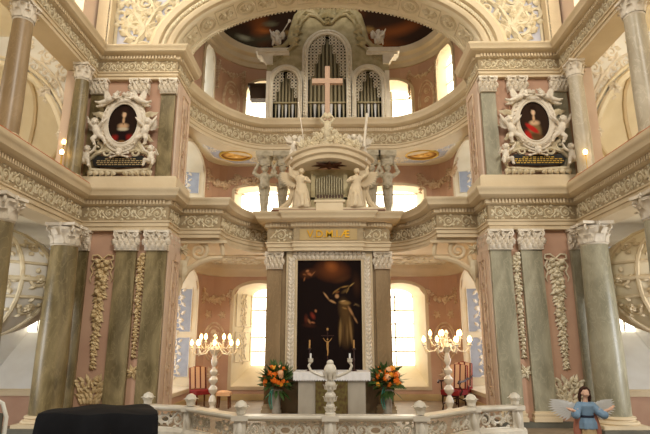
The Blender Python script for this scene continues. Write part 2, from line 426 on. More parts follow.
def outline(o, n=12, g=0):
    a, b, z, zs, r = o[:5]; c, h = (a+b)/2, (b-a)/2
    pts = [(a-g, z-g), (b+g, z-g)]
    for i in range(n+1):
        t = pi*i/n; pts.append((c+(h+g)*cos(t), zs+(r+g)*sin(t)))
    return pts
def reveal(mb, F, o, depth, rear=None):
    fr = outline(o); a, b, z, zs, r = o[:5]; c, h = (a+b)/2, (b-a)/2
    rr = rear or (c-h*.62, c+h*.62, z+.32, zs-.1, r*.62); bk = outline(rr); n = len(fr)
    vs = [F(u, v, 0) for u, v in fr]+[F(u, v, -depth) for u, v in bk]
    mb.add(vs, [(i, (i+1) % n, (i+1) % n+n, i+n) for i in range(n)])
    return rr
def frame_band(mb, F, o, g=.09, h=.05, w0=0):
    """raised architrave round an opening"""
    a = outline(o, 14); b = outline(o, 14, g); n = len(a)
    vs = []
    for lst, w_ in ((a, w0), (a, w0+h), (b, w0+h*.6), (b, w0)): vs += [F(u, v, w_) for u, v in lst]
    mb.add(vs, [(k*n+i, k*n+(i+1) % n, (k+1) * n+(i+1) % n, (k+1)*n+i) for k in range(3) for i in range(n)])
wn = [0]
def window(F, o, depth, ground, panel, pane, munt=(1, 2), jam_orn=True, bar='white_frame', rear=None):
    wn[0] += 1; j = MB(); rr = reveal(j, F, o, depth, rear)
    w_ = struct(j.build('window_%d' % wn[0], ground))
    f = MB(); frame_band(f, F, o); f.build('window_frame', 'cream', w_)
    p = MB(); pts = outline(rr); p.add([F(u, v, -depth+.01) for u, v in pts], [tuple(range(len(pts)))]); p.build('pane', pane, w_, smooth=False)
    b = MB(); a, c, z, zs, r = rr; G = lambda u, v, w2: F(u, v, -depth+.05+w2)
    for i in range(1, munt[0]+1): u = a+(c-a)*i/(munt[0]+1); b.prism([(u-.02, z), (u+.02, z), (u+.02, zs+r*.9), (u-.02, zs+r*.9)], -.02, .02, G)
    for i in range(1, munt[1]+1): v = z+(zs-z)*i/munt[1]; b.prism([(a, v-.02), (c, v-.02), (c, v+.02), (a, v+.02)], -.02, .02, G)
    b.build('muntins', bar, w_)
    if jam_orn:
        # stucco panels on both splayed jambs
        q = MB(); g = MB()
        for side in (0, 1):
            u0, u1 = (o[0], rr[0]) if side == 0 else (o[1], rr[1])
            A = Vector(F(u0, 0, 0)); B = Vector(F(u1, 0, -depth)); U = (B-A) if side == 0 else (A-B); Lw = U.length
            org = (A if side == 0 else B); zb = max(o[2], rr[2])+.12; zt = min(o[3], rr[3])+.1; mid = zb+(zt-zb)*.46
            JF = FL((org.x, org.y, 0), U, (0, 0, 1))
            for (v0, v1) in ((zb, mid-.07), (mid+.07, zt+.02)):
                if v1-v0 < .2: continue
                x0, x1 = Lw*.12, Lw*.88
                g.prism([(x0, v0), (x1, v0), (x1, v1), (x0, v1)], .002, .01, JF)
                q.tube([(x0, v0, .012), (x1, v0, .012), (x1, v1, .012), (x0, v1, .012)], .014, 4, closed=True, F=JF)
                nr = max(1, round((v1-v0)/.27)); st = (v1-v0)/nr
                for k in range(nr):
                    cv = v0+st*(k+.5); d = 1 if k % 2 else -1; rr_ = min((x1-x0)*.34, st*.46)
                    spiral(q, JF, (x0+x1)/2-d*.04, cv, rr_, 1.3, d, -pi/2, .02, w0=.012)
                    for e in range(6): an = 2*pi*e/6; leaf(q, JF, (x0+x1)/2+rr_*.9*cos(an), cv+rr_*.9*sin(an), an+d*.8, rr_*1.1, rr_*.55, .03, w0=.01)
        g.build('jamb_ground', panel, w_); q.build('jamb_scrolls', 'white_stucco', w_)
    return w_
WU = [(-3.45, 10.9), (-3.45, 12.45)]+arc(-1.9, 12.45, 1.55, 1.95, 180, 90, 9)[1:]
WUl = WU+[(-p[0], p[1]) for p in WU[::-1]]
F1 = FP(W, 0, 0, 1)               # left half path; u from pier
LW = F1.L; FW = FP(Wl, 0, 0, 1); LT = FW.L
cut_of = lambda P: [sum((Vector(p)-Vector(q)).length for p, q in zip(P[:i], P[1:i+1])) for i in range(len(P))]
for nm, z0, z1, PL in (('wall_back', .3, 4.2, Wl), ('wall_back_gallery', 4.9, 7.1, Wl), ('wall_back_organ', 7.9, 10.75, WUl)):
    FW = FP(PL, 0, 0, 1); LT = FW.L; uc = lambda x: LT/2+x; ops = []
    for s in (-1, 1):
        if nm == 'wall_back': ops.append(tuple(sorted((uc(s*1.22), uc(s*2.62))))+(.95, 3.35, .33)); sw = (.75, 2.75, 1.0, 3.4, .5)
        elif nm == 'wall_back_gallery': ops.append(tuple(sorted((uc(s*1.05), uc(s*2.72))))+(5.1, 6.36, .13)); sw = (.75, 2.75, 5.1, 6.6, .42)
        else: ops.append(tuple(sorted((uc(s*1.3), uc(s*2.5))))+(8.1, 9.35, .45)); sw = (1.95, 2.78, 8.1, 9.8, .45)
        u0, u1 = (sw[0], sw[1]-(.3 if nm == 'wall_back_organ' else 0)) if s < 0 else (LT-sw[1], LT-sw[0]); ops.append((u0, u1)+sw[2:])
    m = MB(); wall_open(m, FW, 0, LT, z0, z1, ops, cols=cut_of(PL)); o = struct(m.build(nm, 'pink'))
    for q in ops:
        side_w = q[0] < 3.2 or q[1] > LT-3.2
        c, h = (q[0]+q[1])/2, (q[1]-q[0])/2
        glow = nm == 'wall_back_organ'
        if side_w and not glow: window(FW, q, .95, 'pale_cream', 'panel_ground', 'window_side', (1, 3), rear=(c-h*.8, c+h*.8, q[2]+.12, q[3], q[4]*.8))
        elif side_w: window(FW, q, .3, 'pale_cream', 'blue_ground', 'window_glow' if c > LT/2 else 'window_side', (1, 3), jam_orn=False, rear=(c-h*.8, c+h*.8, q[2]+.1, q[3], q[4]*.8))
        elif nm == 'wall_back':
            sgn = -1 if c < LT/2 else 1
            window(FW, q, .95, 'pale_cream', 'pale_cream', 'window_glow', (1, 5), jam_orn=(sgn < 0), rear=(c-h*(.45 if sgn < 0 else .78), c+h*.72, q[2]+.5, q[3]+.02, q[4]*.7))
        else: window(FW, q, .5, 'pale_cream', 'pale_cream', 'window_glow', (1, 2), jam_orn=False, rear=(c-h*.85, c+h*.85, q[2]+.05, q[3], q[4]*.8))
    r = MB()
    # stucco on the pink fields: ovals, festoons, stalks
    for s in (-1, 1):
        cu = 3.55 if nm != 'wall_back_organ' else 3.22
        cu = cu if s < 0 else LT-cu
        cz = {'wall_back': 2.1, 'wall_back_gallery': 0, 'wall_back_organ': 8.95}[nm]
        if cz:
            rx, rz_ = (.3, .5) if nm == 'wall_back' else (.28, .62)
            for k, th in ((1, .03), (.82, .018)): r.tube([(cu+rx*k*cos(a), cz+rz_*k*sin(a), 0) for a in [2*pi*i/28 for i in range(28)]], th, 5, closed=True, F=FW)
            for k in range(3): spiral(r, FW, cu, cz+(k-1)*rz_*.5, rx*.42, 1.3, 1 if k % 2 else -1, 0, .02); rosette(r, FW, cu, cz+(k-1)*rz_*.5, rx*.3, .02)
            if nm == 'wall_back': spray(r, FW, cu, cz-.85, .26); spray(r, FW, cu-.2, cz+.72, .14); spray(r, FW, cu+.2, cz+.72, .14)
        if nm == 'wall_back':
            festoon(r, FW, cu-.42, 3.45, cu+.42, 3.45, .24, .07)
            for e in (-.42, .42): drop_garland(r, FW, cu+e, 3.5, 3.15, .1, .05, 3)
        if nm == 'wall_back_gallery':
            festoon(r, FW, cu-.5, 6.75, cu+.45, 6.75, .26, .08, 20); festoon(r, FW, cu+.45, 6.8, cu+1.3, 6.85, .2, .07, 18)
            for e in (-.5, .45): drop_garland(r, FW, cu+e, 6.85, 6.3, .14, .05, 4)
            rinceau(r, FW, *((LT-.7, LT-.1) if s > 0 else (.1, .7)), 6.1, .4)
            for k, th in ((1, .03), (.8, .02)): r.tube([((LT-.38 if s > 0 else .38)+.2*k*cos(a), 6.1+.7*k*sin(a), 0) for a in [2*pi*i/24 for i in range(24)]], th, 5, closed=True, F=FW)
        if nm == 'wall_back_organ':
            festoon(r, FW, cu-.55, 9.95, cu+.35, 9.95, .18, .05)
            for e in (-.55, .38): drop_garland(r, FW, cu+e, 10.0, 9.2, .1, .05, 5)
    r.build('wall_stucco', 'pink_relief', o)
    if nm == 'wall_back':
        b = MB(); b.sweep(Wl, [(0, .6), (.04, .6), (.04, .72), (.02, .76), (0, .76)]); struct(b.build('baseboard_back', 'cream_dark'))
# cornice ring under the dome
dome_ring = WUl[1:-1]
ring = [(-3.45, 10.95)]+dome_ring+[(3.45, 10.95)]
m = MB(); m.sweep(ring, [(0, 10.2), (.05, 10.2), (.07, 10.32), (.13, 10.36), (.15, 10.5), (.26, 10.56), (.3, 10.7), (.3, 10.75), (-.1, 10.75), (-.1, 10.2)])
struct(m.build('trim_9', 'cream'))
# ceiling painting
def painted(name, grid, faces, colfn, parent=None, struct_=False):
    me = bpy.data.meshes.new(name); me.from_pydata([g[0] for g in grid], [], faces); me.shade_smooth()
    a = me.color_attributes.new('Col', 'FLOAT_COLOR', 'POINT')
    for i, g in enumerate(grid): c = colfn(*g[1]); a.data[i].color = (c[0], c[1], c[2], 1)
    me.materials.append(M['paint']); o = bpy.data.objects.new(name, me); COL.objects.link(o)
    if parent is not None: o.parent = parent
    return o
def blobs(bg, B):
    B = [(b[0], b[1], b[2], b[3], cos(b[4]), sin(b[4]), lin(b[5]), b[6]) for b in B]; bg = lin(bg)
    def f(x, y):
        c = list(bg)
        for cx, cy, rx, ry, ca, sa, col, soft in B:
            dx, dy = x-cx, y-cy; d = sqrt(((dx*ca+dy*sa)/rx)**2+((-dx*sa+dy*ca)/ry)**2)
            t = 1 if d < 1-soft else (0 if d > 1 else (1-d)/soft)
            if t > 0: c = [c[k]*(1-t)+col[k]*t for k in range(3)]
        return c
    return f
rn = random.Random(3); B = []
for i in range(26): B.append((rn.uniform(-1, 1), rn.uniform(0, 1), rn.uniform(.12, .35), rn.uniform(.06, .15), rn.uniform(0, 3), rn.choice([(96, 54, 28), (120, 66, 30), (66, 44, 30), (60, 54, 38)]), .9))
for i in range(46):
    x, y = rn.uniform(-1, 1), rn.uniform(.05, .75)
    B.append((x, y, rn.uniform(.02, .06), rn.uniform(.03, .1), rn.uniform(-.6, .6), rn.choice([(160, 134, 90), (96, 90, 66), (150, 84, 36), (146, 112, 64), (80, 70, 50), (134, 128, 104)]), .6))
g = []; fs = []; NA = len(ring); NT = 60; ring2 = []
for i in range(len(ring)-1):
    a, b = Vector(ring[i]), Vector(ring[i+1]); k = max(1, int((b-a).length/.12))
    for j in range(k): ring2.append(a+(b-a)*j/k)
ring2.append(Vector(ring[-1])); NR = len(ring2); cc = Vector((0, 11.6))
for j in range(NT+1):
    t = j/NT
    for i, p in enumerate(ring2):
        q = cc+(p*1.0-cc)*cos(t*pi/2); g.append(((q.x, q.y, 10.75+2.0*sin(t*pi/2)), (2*i/(NR-1)-1, t*1.6)))
for j in range(NT):
    for i in range(NR-1): fs.append((j*NR+i, j*NR+i+1, (j+1)*NR+i+1, (j+1)*NR+i))
dm = struct(painted('ceiling_dome', g, fs, blobs((52, 34, 22), B)))

# slabs: chancel ceiling / gallery floors
lowin = low_path[4:]
slab = [(p[0], p[1]+.03) for p in lowin]+[(-p[0], p[1]+.03) for p in lowin[::-1]]
poly = [(-3.5, 10.85)]+[(-2.3, 10.85)]+slab[1:-1]+[(2.3, 10.85), (3.5, 10.85), (3.55, 14.55), (-3.55, 14.55)]
m = MB(); m.prism(poly, 4.18, 5.02); struct(m.build('ceiling', 'cream', smooth=False))
m = MB(); m.sweep(Wl, [(0, 3.86), (.05, 3.88), (.09, 3.98), (.2, 4.06), (.24, 4.2), (0, 4.2)]); struct(m.build('trim_10', 'cream'))
r = MB(); CF = FL((0, 0, 4.17), (1, 0, 0), (0, -1, 0)); CF = (lambda u, v, w_: (u, v, 4.17-w_))
for s in (-1, 1):
    r.tube([(s*1.5, 12.7, 0), (s*3.1, 12.7, 0), (s*3.1, 14.1, 0), (s*1.5, 14.1, 0)], .03, 5, closed=True, F=CF)
    acanthus_branch(r, CF, [(s*1.6, 13.4), (s*2.0, 13.45), (s*2.4, 13.4), (s*2.8, 13.4)], .4)
struct(r.build('trim_11', 'relief'))
# gallery soffit with two oval paintings
polyg = full+[(3.5, 10.95), (3.5, 13.75), (2.8, 14.5), (-2.8, 14.5), (-3.5, 13.75), (-3.5, 10.95)]
polyg = [(p[0], p[1]+.02) for p in full]+[(3.5, 10.97), (3.55, 14.55), (-3.55, 14.55), (-3.5, 10.97)]
m = MB(); m.prism(polyg, 7.1, 7.9); struct(m.build('ceiling_gallery', 'pale_cream', smooth=False))
SF = lambda u, v, w_: (u, v, 7.09-w_)
r = MB(); g2 = MB()
for s in (-1, 1):
    fl_ = [(p[0]*s*-1, p[1]) for p in gal2[1:]]
    inner = [(s*3.25, 12.1), (s*3.2, 13.6), (s*2.7, 14.15), (s*1.6, 14.15), (s*1.6, 13.5), (s*2.2, 13.25), (s*2.85, 12.7)]
    r.tube([(x, y, 0) for x, y in inner], .03, 5, closed=True, F=SF)
    g2.prism(inner, .0, .004, SF)
    acanthus_branch(r, SF, [(s*3.1, 12.4), (s*3.05, 12.7), (s*3.0, 13.0)], .2, .02); acanthus_branch(r, SF, [(s*1.7, 13.9), (s*1.9, 13.85), (s*2.05, 13.8)], .2, .02)
o = struct(r.build('trim_12', 'white_stucco')); g2.build('soffit_ground', 'blue_ground', o)
for s in (-1, 1):
    gg = [((s*2.55, 13.45, 7.07), (0, 0))]; fs = []
    for j in range(1, 9):
        for i in range(32):
            a = 2*pi*i/32; gg.append(((s*2.55+.40*j/8*cos(a), 13.45+.33*j/8*sin(a), 7.07), (j/8*cos(a), j/8*sin(a))))
    for i in range(32): fs.append((0, 1+i, 1+(i+1) % 32))
    for j in range(7):
        for i in range(32): k = (i+1) % 32; fs.append((1+j*32+i, 1+j*32+k, 1+(j+1)*32+k, 1+(j+1)*32+i))
    B = [(0, 0, .85, .85, 0, (226, 176, 92), .3)]+[(cos(a)*.45, sin(a)*.4, .22, .14, a, c, .5) for a, c in ((.3, (170, 110, 50)), (1.6, (250, 220, 150)), (2.8, (150, 90, 44)), (4.2, (240, 200, 120)), (5.3, (180, 120, 60)))]
    t = thing('ceiling_painting', 'oval gold-toned painting on the gallery underside, %s of the organ balcony' % ('left' if s < 0 else 'right'), 'painting', (0, 0, 0))
    painted('canvas', gg, fs, blobs((140, 92, 44), B), t)
    q = MB(); q.tube([(s*2.55+.43*cos(a), 13.45+.36*sin(a), 7.07) for a in [2*pi*i/32 for i in range(32)]], .035, 6, closed=True); q.build('frame', 'gold_paint', t)

# ------------------------------------------------------------------ piers, spandrel wall and chancel arch
for s, nm in ((-1, 'wall_left'), (1, 'wall_right')):
    m = MB(); x0, x1 = sorted((s*3.2, s*5.2)); m.b2(x0, x1, 10.1, 10.95, .3, 8.1); o = struct(m.build(nm, 'pink', smooth=False))
    # pale inner return of the pier, panelled
    q = MB(); xi = s*3.19; q.b2(*sorted((xi, s*3.14)), 10.1, 10.95, .6, 4.24); q.b2(*sorted((xi, s*3.15)), 10.1, 10.95, 5.05, 7.5); q.build('pier_return', 'pink_pale', o)
    q = MB(); JF = FL((s*3.13, 10.55, 0), (0, -s*-1, 0), (0, 0, 1))
    for (a, b) in ((.9, 3.7), (5.35, 7.3)):
        q.tube([(-.2, a, 0), (.2, a, 0), (.2, b, 0), (-.2, b, 0)], .015, 4, closed=True, F=JF)
        n = int((b-a)/.4)
        for k in range(n): spiral(q, JF, 0, a+.3+.4*k, .1, 1.2, 1 if k % 2 else -1, -pi/2, .014); leaf(q, JF, 0, a+.35+.4*k, pi/2, .25, .1, .02)
    q.build('return_scrolls', 'pink_relief', o)
    # sill course under the upper order
    q = MB(); q.sweep(mir([(-5.1, 10.08), (-3.18, 10.08), (-3.18, 10.95)], -s), [(0, 5.05), (.14, 5.05), (.14, 5.3), (.1, 5.36), (0, 5.36)], side=-s); q.build('sill_course', 'cream', o)
    q = MB(); q.sweep(mir([(-5.1, 10.08), (-3.18, 10.08), (-3.18, 10.95)], -s), [(0, .3), (.1, .3), (.1, .7), (0, .7)], side=-s); q.build('pier_plinth', 'pedestal', o)
def ell(a, b, n, zc, x0=0): return [(x0+a*cos(pi*i/n), zc+b*sin(pi*i/n)) for i in range(n+1)]
AH, AR, AZ = 3.32, 1.70, 8.12
m = MB(); e = ell(AH+.5, AR+.45, 40, AZ)
vs = []; top = 11.2
for x, z in e: vs += [(x, 10.05, z), (x, 10.05, top)]
m.add(vs, [(2*i, 2*i+1, 2*i+3, 2*i+2) for i in range(40)])
for s in (-1, 1): m.b2(*sorted((s*(AH+.5), s*4.95)), 10.05, 10.1, AZ, top)
sp = struct(m.build('wall_arch', 'blue_ground', smooth=False))
# archivolt mouldings: concentric rings swept along the ellipse
def ring_sweep(mb, prof, a=AH, b=AR, n=48):
    """profile (outward offset in the wall plane, y)"""
    vs = []; k = len(prof)
    for i in range(n+1):
        t = pi*i/n
        for o, y in prof: vs.append(((a+o)*cos(t), y, AZ+(b+o*.92)*sin(t)))
    mb.add(vs, [(i*k+j, i*k+(j+1) % k, (i+1)*k+(j+1) % k, (i+1)*k+j) for i in range(n) for j in range(k)])
m = MB(); ring_sweep(m, [(0, 9.95), (.0, 9.9), (.06, 9.86), (.10, 9.86), (.12, 9.92), (.26, 9.90), (.28, 9.82), (.40, 9.80), (.44, 9.86), (.52, 9.9), (.52, 10.1), (0, 10.1)])
m.build('archivolt', 'cream', sp)
m = MB(); ring_sweep(m, [(0, 10.0), (0.02, 10.0), (0.02, 10.85), (.0, 10.85), (-.03, 10.83), (-.03, 10.78), (0, 10.76), (0, 10.12), (-.03, 10.1), (-.03, 10.04)]); ring_sweep(m, [(0.02, 10.0), (.5, 10.0), (.5, 10.85), (.02, 10.85)])
m.build('arch_soffit', 'pale_cream', sp)
# soffit frame: u along arc, v along depth, w inward
TP = [(AH*cos(pi*i/200), AZ+AR*sin(pi*i/200)) for i in range(201)]; TL = [0]
for a, b in zip(TP, TP[1:]): TL.append(TL[-1]+sqrt((a[0]-b[0])**2+(a[1]-b[1])**2))
def AF(u, v, w_, k=1.0):
    u = max(0, min(TL[-1]-1e-4, u)); lo, hi = 0, 200
    while hi-lo > 1:
        md = (lo+hi)//2
        if TL[md] <= u: lo = md
        else: hi = md
    t = pi*(lo+(u-TL[lo])/(TL[lo+1]-TL[lo]))/200; n = Vector((cos(t)/AH, sin(t)/AR)).normalized()
    return (AH*cos(t)-n.x*w_, 10.42+v, AZ+AR*sin(t)-n.y*w_)
AL = TL[-1]; r = MB()
N = 17
for i in range(N):
    u = AL*(i+.5)/N
    if i % 2 == 0:
        for rr in (.2, .165): r.tube([(u+rr*cos(a), rr*1.15*sin(a), 0) for a in [2*pi*k/20 for k in range(20)]], .018, 5, closed=True, F=AF)
        rosette(r, AF, u, 0, .14, .05, 8)
    else:
        w2 = AL/N*.48
        r.tube([(u-w2, -.24, 0), (u+w2, -.24, 0), (u+w2, .24, 0), (u-w2, .24, 0)], .015, 4, closed=True, F=AF)
        for d in (-1, 1): spiral(r, AF, u+d*w2*.45, 0, .12, 1.3, d, pi/2, .025)
        for k in range(5): leaf(r, AF, u, 0, 2*pi*k/5+.3, .2, .1, .05)
r.build('soffit_rosettes', 'relief', sp)
r = MB(); bead = lambda off, y, rad, n, fl=1: [r.ball(((AH+off)*cos(pi*(i+.5)/n), y, AZ+(AR+off*.92)*sin(pi*(i+.5)/n)), rad, 5, 4) for i in range(n)]
bead(-.02, 10.84, .035, 110); bead(.19, 9.89, .05, 120)
r.build('arch_beading', 'relief', sp)
# spandrel acanthus
r = MB(); SPF = FL((0, 10.04, 0), (1, 0, 0), (0, 0, 1))
for s in (-1, 1):
    xs = lambda x: s*x
    acanthus_branch(r, SPF, [(xs(4.5), 8.2), (xs(4.15), 8.38), (xs(3.98), 8.72), (xs(3.8), 9.15), (xs(3.4), 9.5), (xs(2.9), 9.9)], .5, .06)
    acanthus_branch(r, SPF, [(xs(3.98), 8.72), (xs(4.2), 9.1), (xs(4.3), 9.5), (xs(4.25), 9.9)], .46, .055)
    for k in range(5): leaf(r, SPF, xs(3.98), 8.6, pi/2+(k-2)*.5, .45, .16, .07)
    r.tube([(xs(4.62), 8.12, 0), (xs(4.62), 11, 0)], .035, 5, F=SPF)
r.build('spandrel_scrolls', 'relief', sp)
for s in (-1, 1):
    m = MB(); m.b2(*sorted((s*4.66, s*4.95)), 9.8, 10.1, 8.1, 11); q = struct(m.build('trim_13' if s < 0 else 'trim_14', 'cream', smooth=False))
    m = MB(); F_ = FL((s*4.7, 9.79, 0), (1, 0, 0), (0, 0, 1)); bead_row(m, lambda u, v, w_: F_(0, u, w_), 8.15, 11, 0, .03, .07); m.build('bead_strip', 'white_stucco', q)

# ------------------------------------------------------------------ nave clerestory pieces
for s in (-1, 1):
    m = MB(); m.b2(*sorted((s*5.0, s*5.2)), 9.3, 10.1, 8.1, 11.5); o = struct(m.build('wall_clerestory_left' if s < 0 else 'wall_clerestory_right', 'pink_pale', smooth=False))
    m = MB(); m.b2(*sorted((s*5.35, s*5.4)), 6.0, 9.3, 8.1, 11.5); wp = struct(m.build('window_%d' % (21 if s < 0 else 22), 'window_glow', smooth=False))
    q = MB()
    for y in (7.0, 8.0, 9.0): q.b2(*sorted((s*5.28, s*5.33)), y-.03, y+.03, 8.1, 11.5)
    for z in (8.9, 9.7): q.b2(*sorted((s*5.28, s*5.33)), 6, 9.3, z-.03, z+.03)
    q.build('muntins', 'white_frame', wp)

# ------------------------------------------------------------------ capitals, pilasters, columns
def leaf3(mb, c, a, r0, z0, h, w, curl=.06):
    ca, sa = cos(a), sin(a); vs = []; fs = []; n = 6
    for i in range(n+1):
        t = i/n; rr = r0+(.0 if t < .6 else curl*((t-.6)/.4)**1.3)+.012+.02*t; z = z0+h*(t if t < .85 else .85-(t-.85)*.6)
        wd = w*.5*(1-.55*t**3)*(1+.15*(i % 2))
        for j in (-1, 0, 1):
            x = rr+(.0 if j else .014); y = wd*j
            vs.append((c[0]+x*ca-y*sa, c[1]+x*sa+y*ca, c[2]+z))
    for i in range(n):
        for j in range(2): a0 = i*3+j; fs.append((a0, a0+1, a0+4, a0+3))
    mb.add(vs, fs)
def capital_mesh(r, h):
    m = MB(); m.lathe([(r*.98, 0), (r*1.06, .02), (r*.98, .04), (r*.96, h*.5), (r*1.08, h*.82)], n=20)
    n = 8
    for i in range(n): leaf3(m, (0, 0, 0), 2*pi*i/n, r*.96, .03, h*.42, r*.72, r*.3)
    for i in range(n): leaf3(m, (0, 0, 0), 2*pi*(i+.5)/n, r*.97, .05, h*.68, r*.68, r*.42)
    k = r*1.38; ab = []
    for q in range(4):
        a = pi/4+q*pi/2
        for j in range(5):
            t = a-pi/4+pi/2*j/4; ab.append(((k-(.0 if j in (0, 4) else 0))*1.0*max(abs(cos(t)), 0)*0+0, 0)) if False else None
        c0 = Vector((cos(a), sin(a)))*k*1.18; c1 = Vector((cos(a+pi/2), sin(a+pi/2)))*k*1.18
        mid = (c0+c1)/2*.86
        ab += [tuple(c0), tuple(c0*.6+mid*.4), tuple(mid), tuple(c1*.6+mid*.4)]
    m.prism(ab, h*.88, h)
    for q in range(4):
        a = pi/4+q*pi/2; d = Vector((cos(a), sin(a), 0)); sd = Vector((-sin(a), cos(a), 0))
        G = lambda u, v, w_: tuple(d*(u)+Vector((0, 0, v))+sd*w_)
        spiral(m, G, r*1.28, h*.76, r*.24, 1.3, 1, pi, r*.085)
        b = a+pi/4; d2 = Vector((cos(b), sin(b), 0)); G2 = FL(tuple(d2*r*1.1+Vector((0, 0, h*.9))), (-sin(b), cos(b), 0), (0, 0, 1))
        rosette(m, G2, 0, 0, r*.22, r*.1, 5)
    return m
def pil_capital_mesh(w_, h, d=.10):
    m = MB(); m.b2(-w_/2, w_/2, -d, .02, 0, h*.86); m.b2(-w_/2-.03, w_/2+.03, -d-.045, .02, h*.88, h)
    G = FL((0, -d, 0), (1, 0, 0), (0, 0, 1)); m.tube([(-w_/2, .015, 0), (w_/2, .015, 0)], .018, 5, F=G)
    for i in range(4):
        u = -w_/2+w_*(i+.5)/4; leaf(m, G, u, .02, pi/2, h*.42, w_*.27, .08)
    for i in range(5):
        u = -w_/2+w_*i/4; leaf(m, G, u, h*.25, pi/2, h*.45, w_*.24, .10)
    for d_ in (-1, 1):
        spiral(m, G, d_*w_*.42, h*.76, w_*.13, 1.4, -d_, pi/2, w_*.05, w0=.05); spiral(m, G, d_*w_*.15, h*.74, w_*.09, 1.3, d_, pi/2, w_*.035, w0=.03)
        for k in range(3): leaf(m, G, d_*w_*(.1+.15*k), h*.5, pi/2-d_*(.5+.1*k), w_*.3, w_*.13, .09, .3*d_)
    rosette(m, G, 0, h*.88, w_*.13, .06, 5, w0=.02)
    return m
def pilaster(x, y, w_, z0, z1, ch, mt, label, base=.18, name='pilaster'):
    t = thing(name, label, 'pilaster', (x, y, z0), 0)
    m = MB(); m.b2(-w_/2, w_/2, -.06, .02, base, z1-z0-ch); m.build('shaft', mt, t, smooth=False)
    if base:
        m = MB(); m.b2(-w_/2-.05, w_/2+.05, -.12, .02, 0, base*.4); m.b2(-w_/2-.03, w_/2+.03, -.10, .02, base*.4, base*.62); m.b2(-w_/2-.04, w_/2+.04, -.11, .02, base*.62, base*.8); m.b2(-w_/2-.015, w_/2+.015, -.08, .02, base*.8, base)
        m.build('base', 'cream', t, smooth=False)
    m = pil_capital_mesh(w_*1.12, ch); m.build('capital', 'white_stucco', t, loc=(0, 0, z1-z0-ch))
    return t
def column(x, y, r, z0, z1, ch, mt, label, ped=None, name='column'):
    t = thing(name, label, 'column', (x, y, z0)); b = r*.7
    m = MB(); H = z1-z0
    m.lathe([(r*1.02, b), (r*1.03, b+(H-ch-b)*.33), (r*.88, H-ch)], n=28); m.build('shaft', mt, t)
    m = MB(); m.box((0, 0, b*.15), (r*2.8, r*2.8, b*.3)); m.lathe([(r*1.38, b*.3), (r*1.42, b*.42), (r*1.36, b*.55), (r*1.18, b*.6), (r*1.16, b*.7), (r*1.24, b*.8), (r*1.2, b*.92), (r*1.04, b)], n=28); m.build('base', 'cream', t)
    capital_mesh(r*.9, ch).build('capital', 'white_stucco', t, loc=(0, 0, H-ch))
    return t
SN = {-1: 'left', 1: 'right'}
for s in (-1, 1):
    mt = 'marble' if s < 0 else 'marble_grey'; sd = SN[s]; who = 'near the black-draped piano' if s < 0 else 'behind the angel statue'
    pilaster(s*3.955, 10.08, .40, .7, LZ0, .40, mt, 'broad green marble pilaster between the two stucco drops %s' % who)
    pilaster(s*3.36, 10.08, .40, .7, LZ0, .40, mt, 'green marble pilaster at the inner corner of the %s pier, lower storey' % sd)
    pilaster(s*4.86, 10.08, .28, .7, LZ0, .40, mt, 'narrow green marble pilaster half hidden by the big lower column on the %s' % sd)
    pilaster(s*3.97, 10.08, .34, 5.36, UZ0, .34, 'pink', 'pink painted pilaster with a white capital above the %s portrait' % sd, 0)
    pilaster(s*3.36, 10.08, .30, 5.36, UZ0, .34, mt, 'slender upper marble pilaster beside the %s portrait monument' % sd, .0)
    pilaster(s*4.84, 10.08, .3, 5.36, UZ0, .34, mt, 'upper marble pilaster behind the slim gallery column on the %s' % sd, .0)
    ped = MB(); ped.b2(*sorted((s*4.5, s*5.3)), 9.05, 9.95, 0, .66); ped.b2(*sorted((s*4.48, s*5.32)), 9.03, 9.97, .62, .7)
    struct(ped.build('trim_%d' % (15 if s < 0 else 16), 'pedestal', smooth=False))
    column(s*4.9, 9.5, .265, .7, LZ0, .42, mt, 'large lower marble column standing nearest the pier on the %s side' % sd)
    column(s*4.9, 7.45, .27, .7, LZ0, .42, mt, 'large lower marble column nearer the camera at the %s edge of the photo' % sd)
    column(s*4.9, 9.42, .15, LZ1+.05, UZ0, .36, 'marble' if s < 0 else 'marble_pale', 'slim gallery column on the %s parapet beside the portrait' % sd)
    column(s*4.95, 7.45, .17, LZ1+.05, UZ0, .36, 'marble_tan' if s < 0 else 'marble_pale', 'slim gallery column with white capital at the upper %s edge' % sd)
# corner capital on the pier return (frieze side)
for s in (-1, 1):
    F_ = FL((s*3.13, 10.5, 3.84), (0, s, 0), (0, 0, 1)); m = MB()
    for i in range(5):
        leaf(m, F_, -.32+.16*i, .02, pi/2, .2, .14, .06); leaf(m, F_, -.24+.16*i, .12, pi/2, .24, .14, .05)
    for d in (-.28, .0, .28): spiral(m, F_, d, .3, .06, 1.2, 1, 0, .02, w0=.02)
    struct(m.build('trim_%d' % (17 if s < 0 else 18), 'white_stucco'))
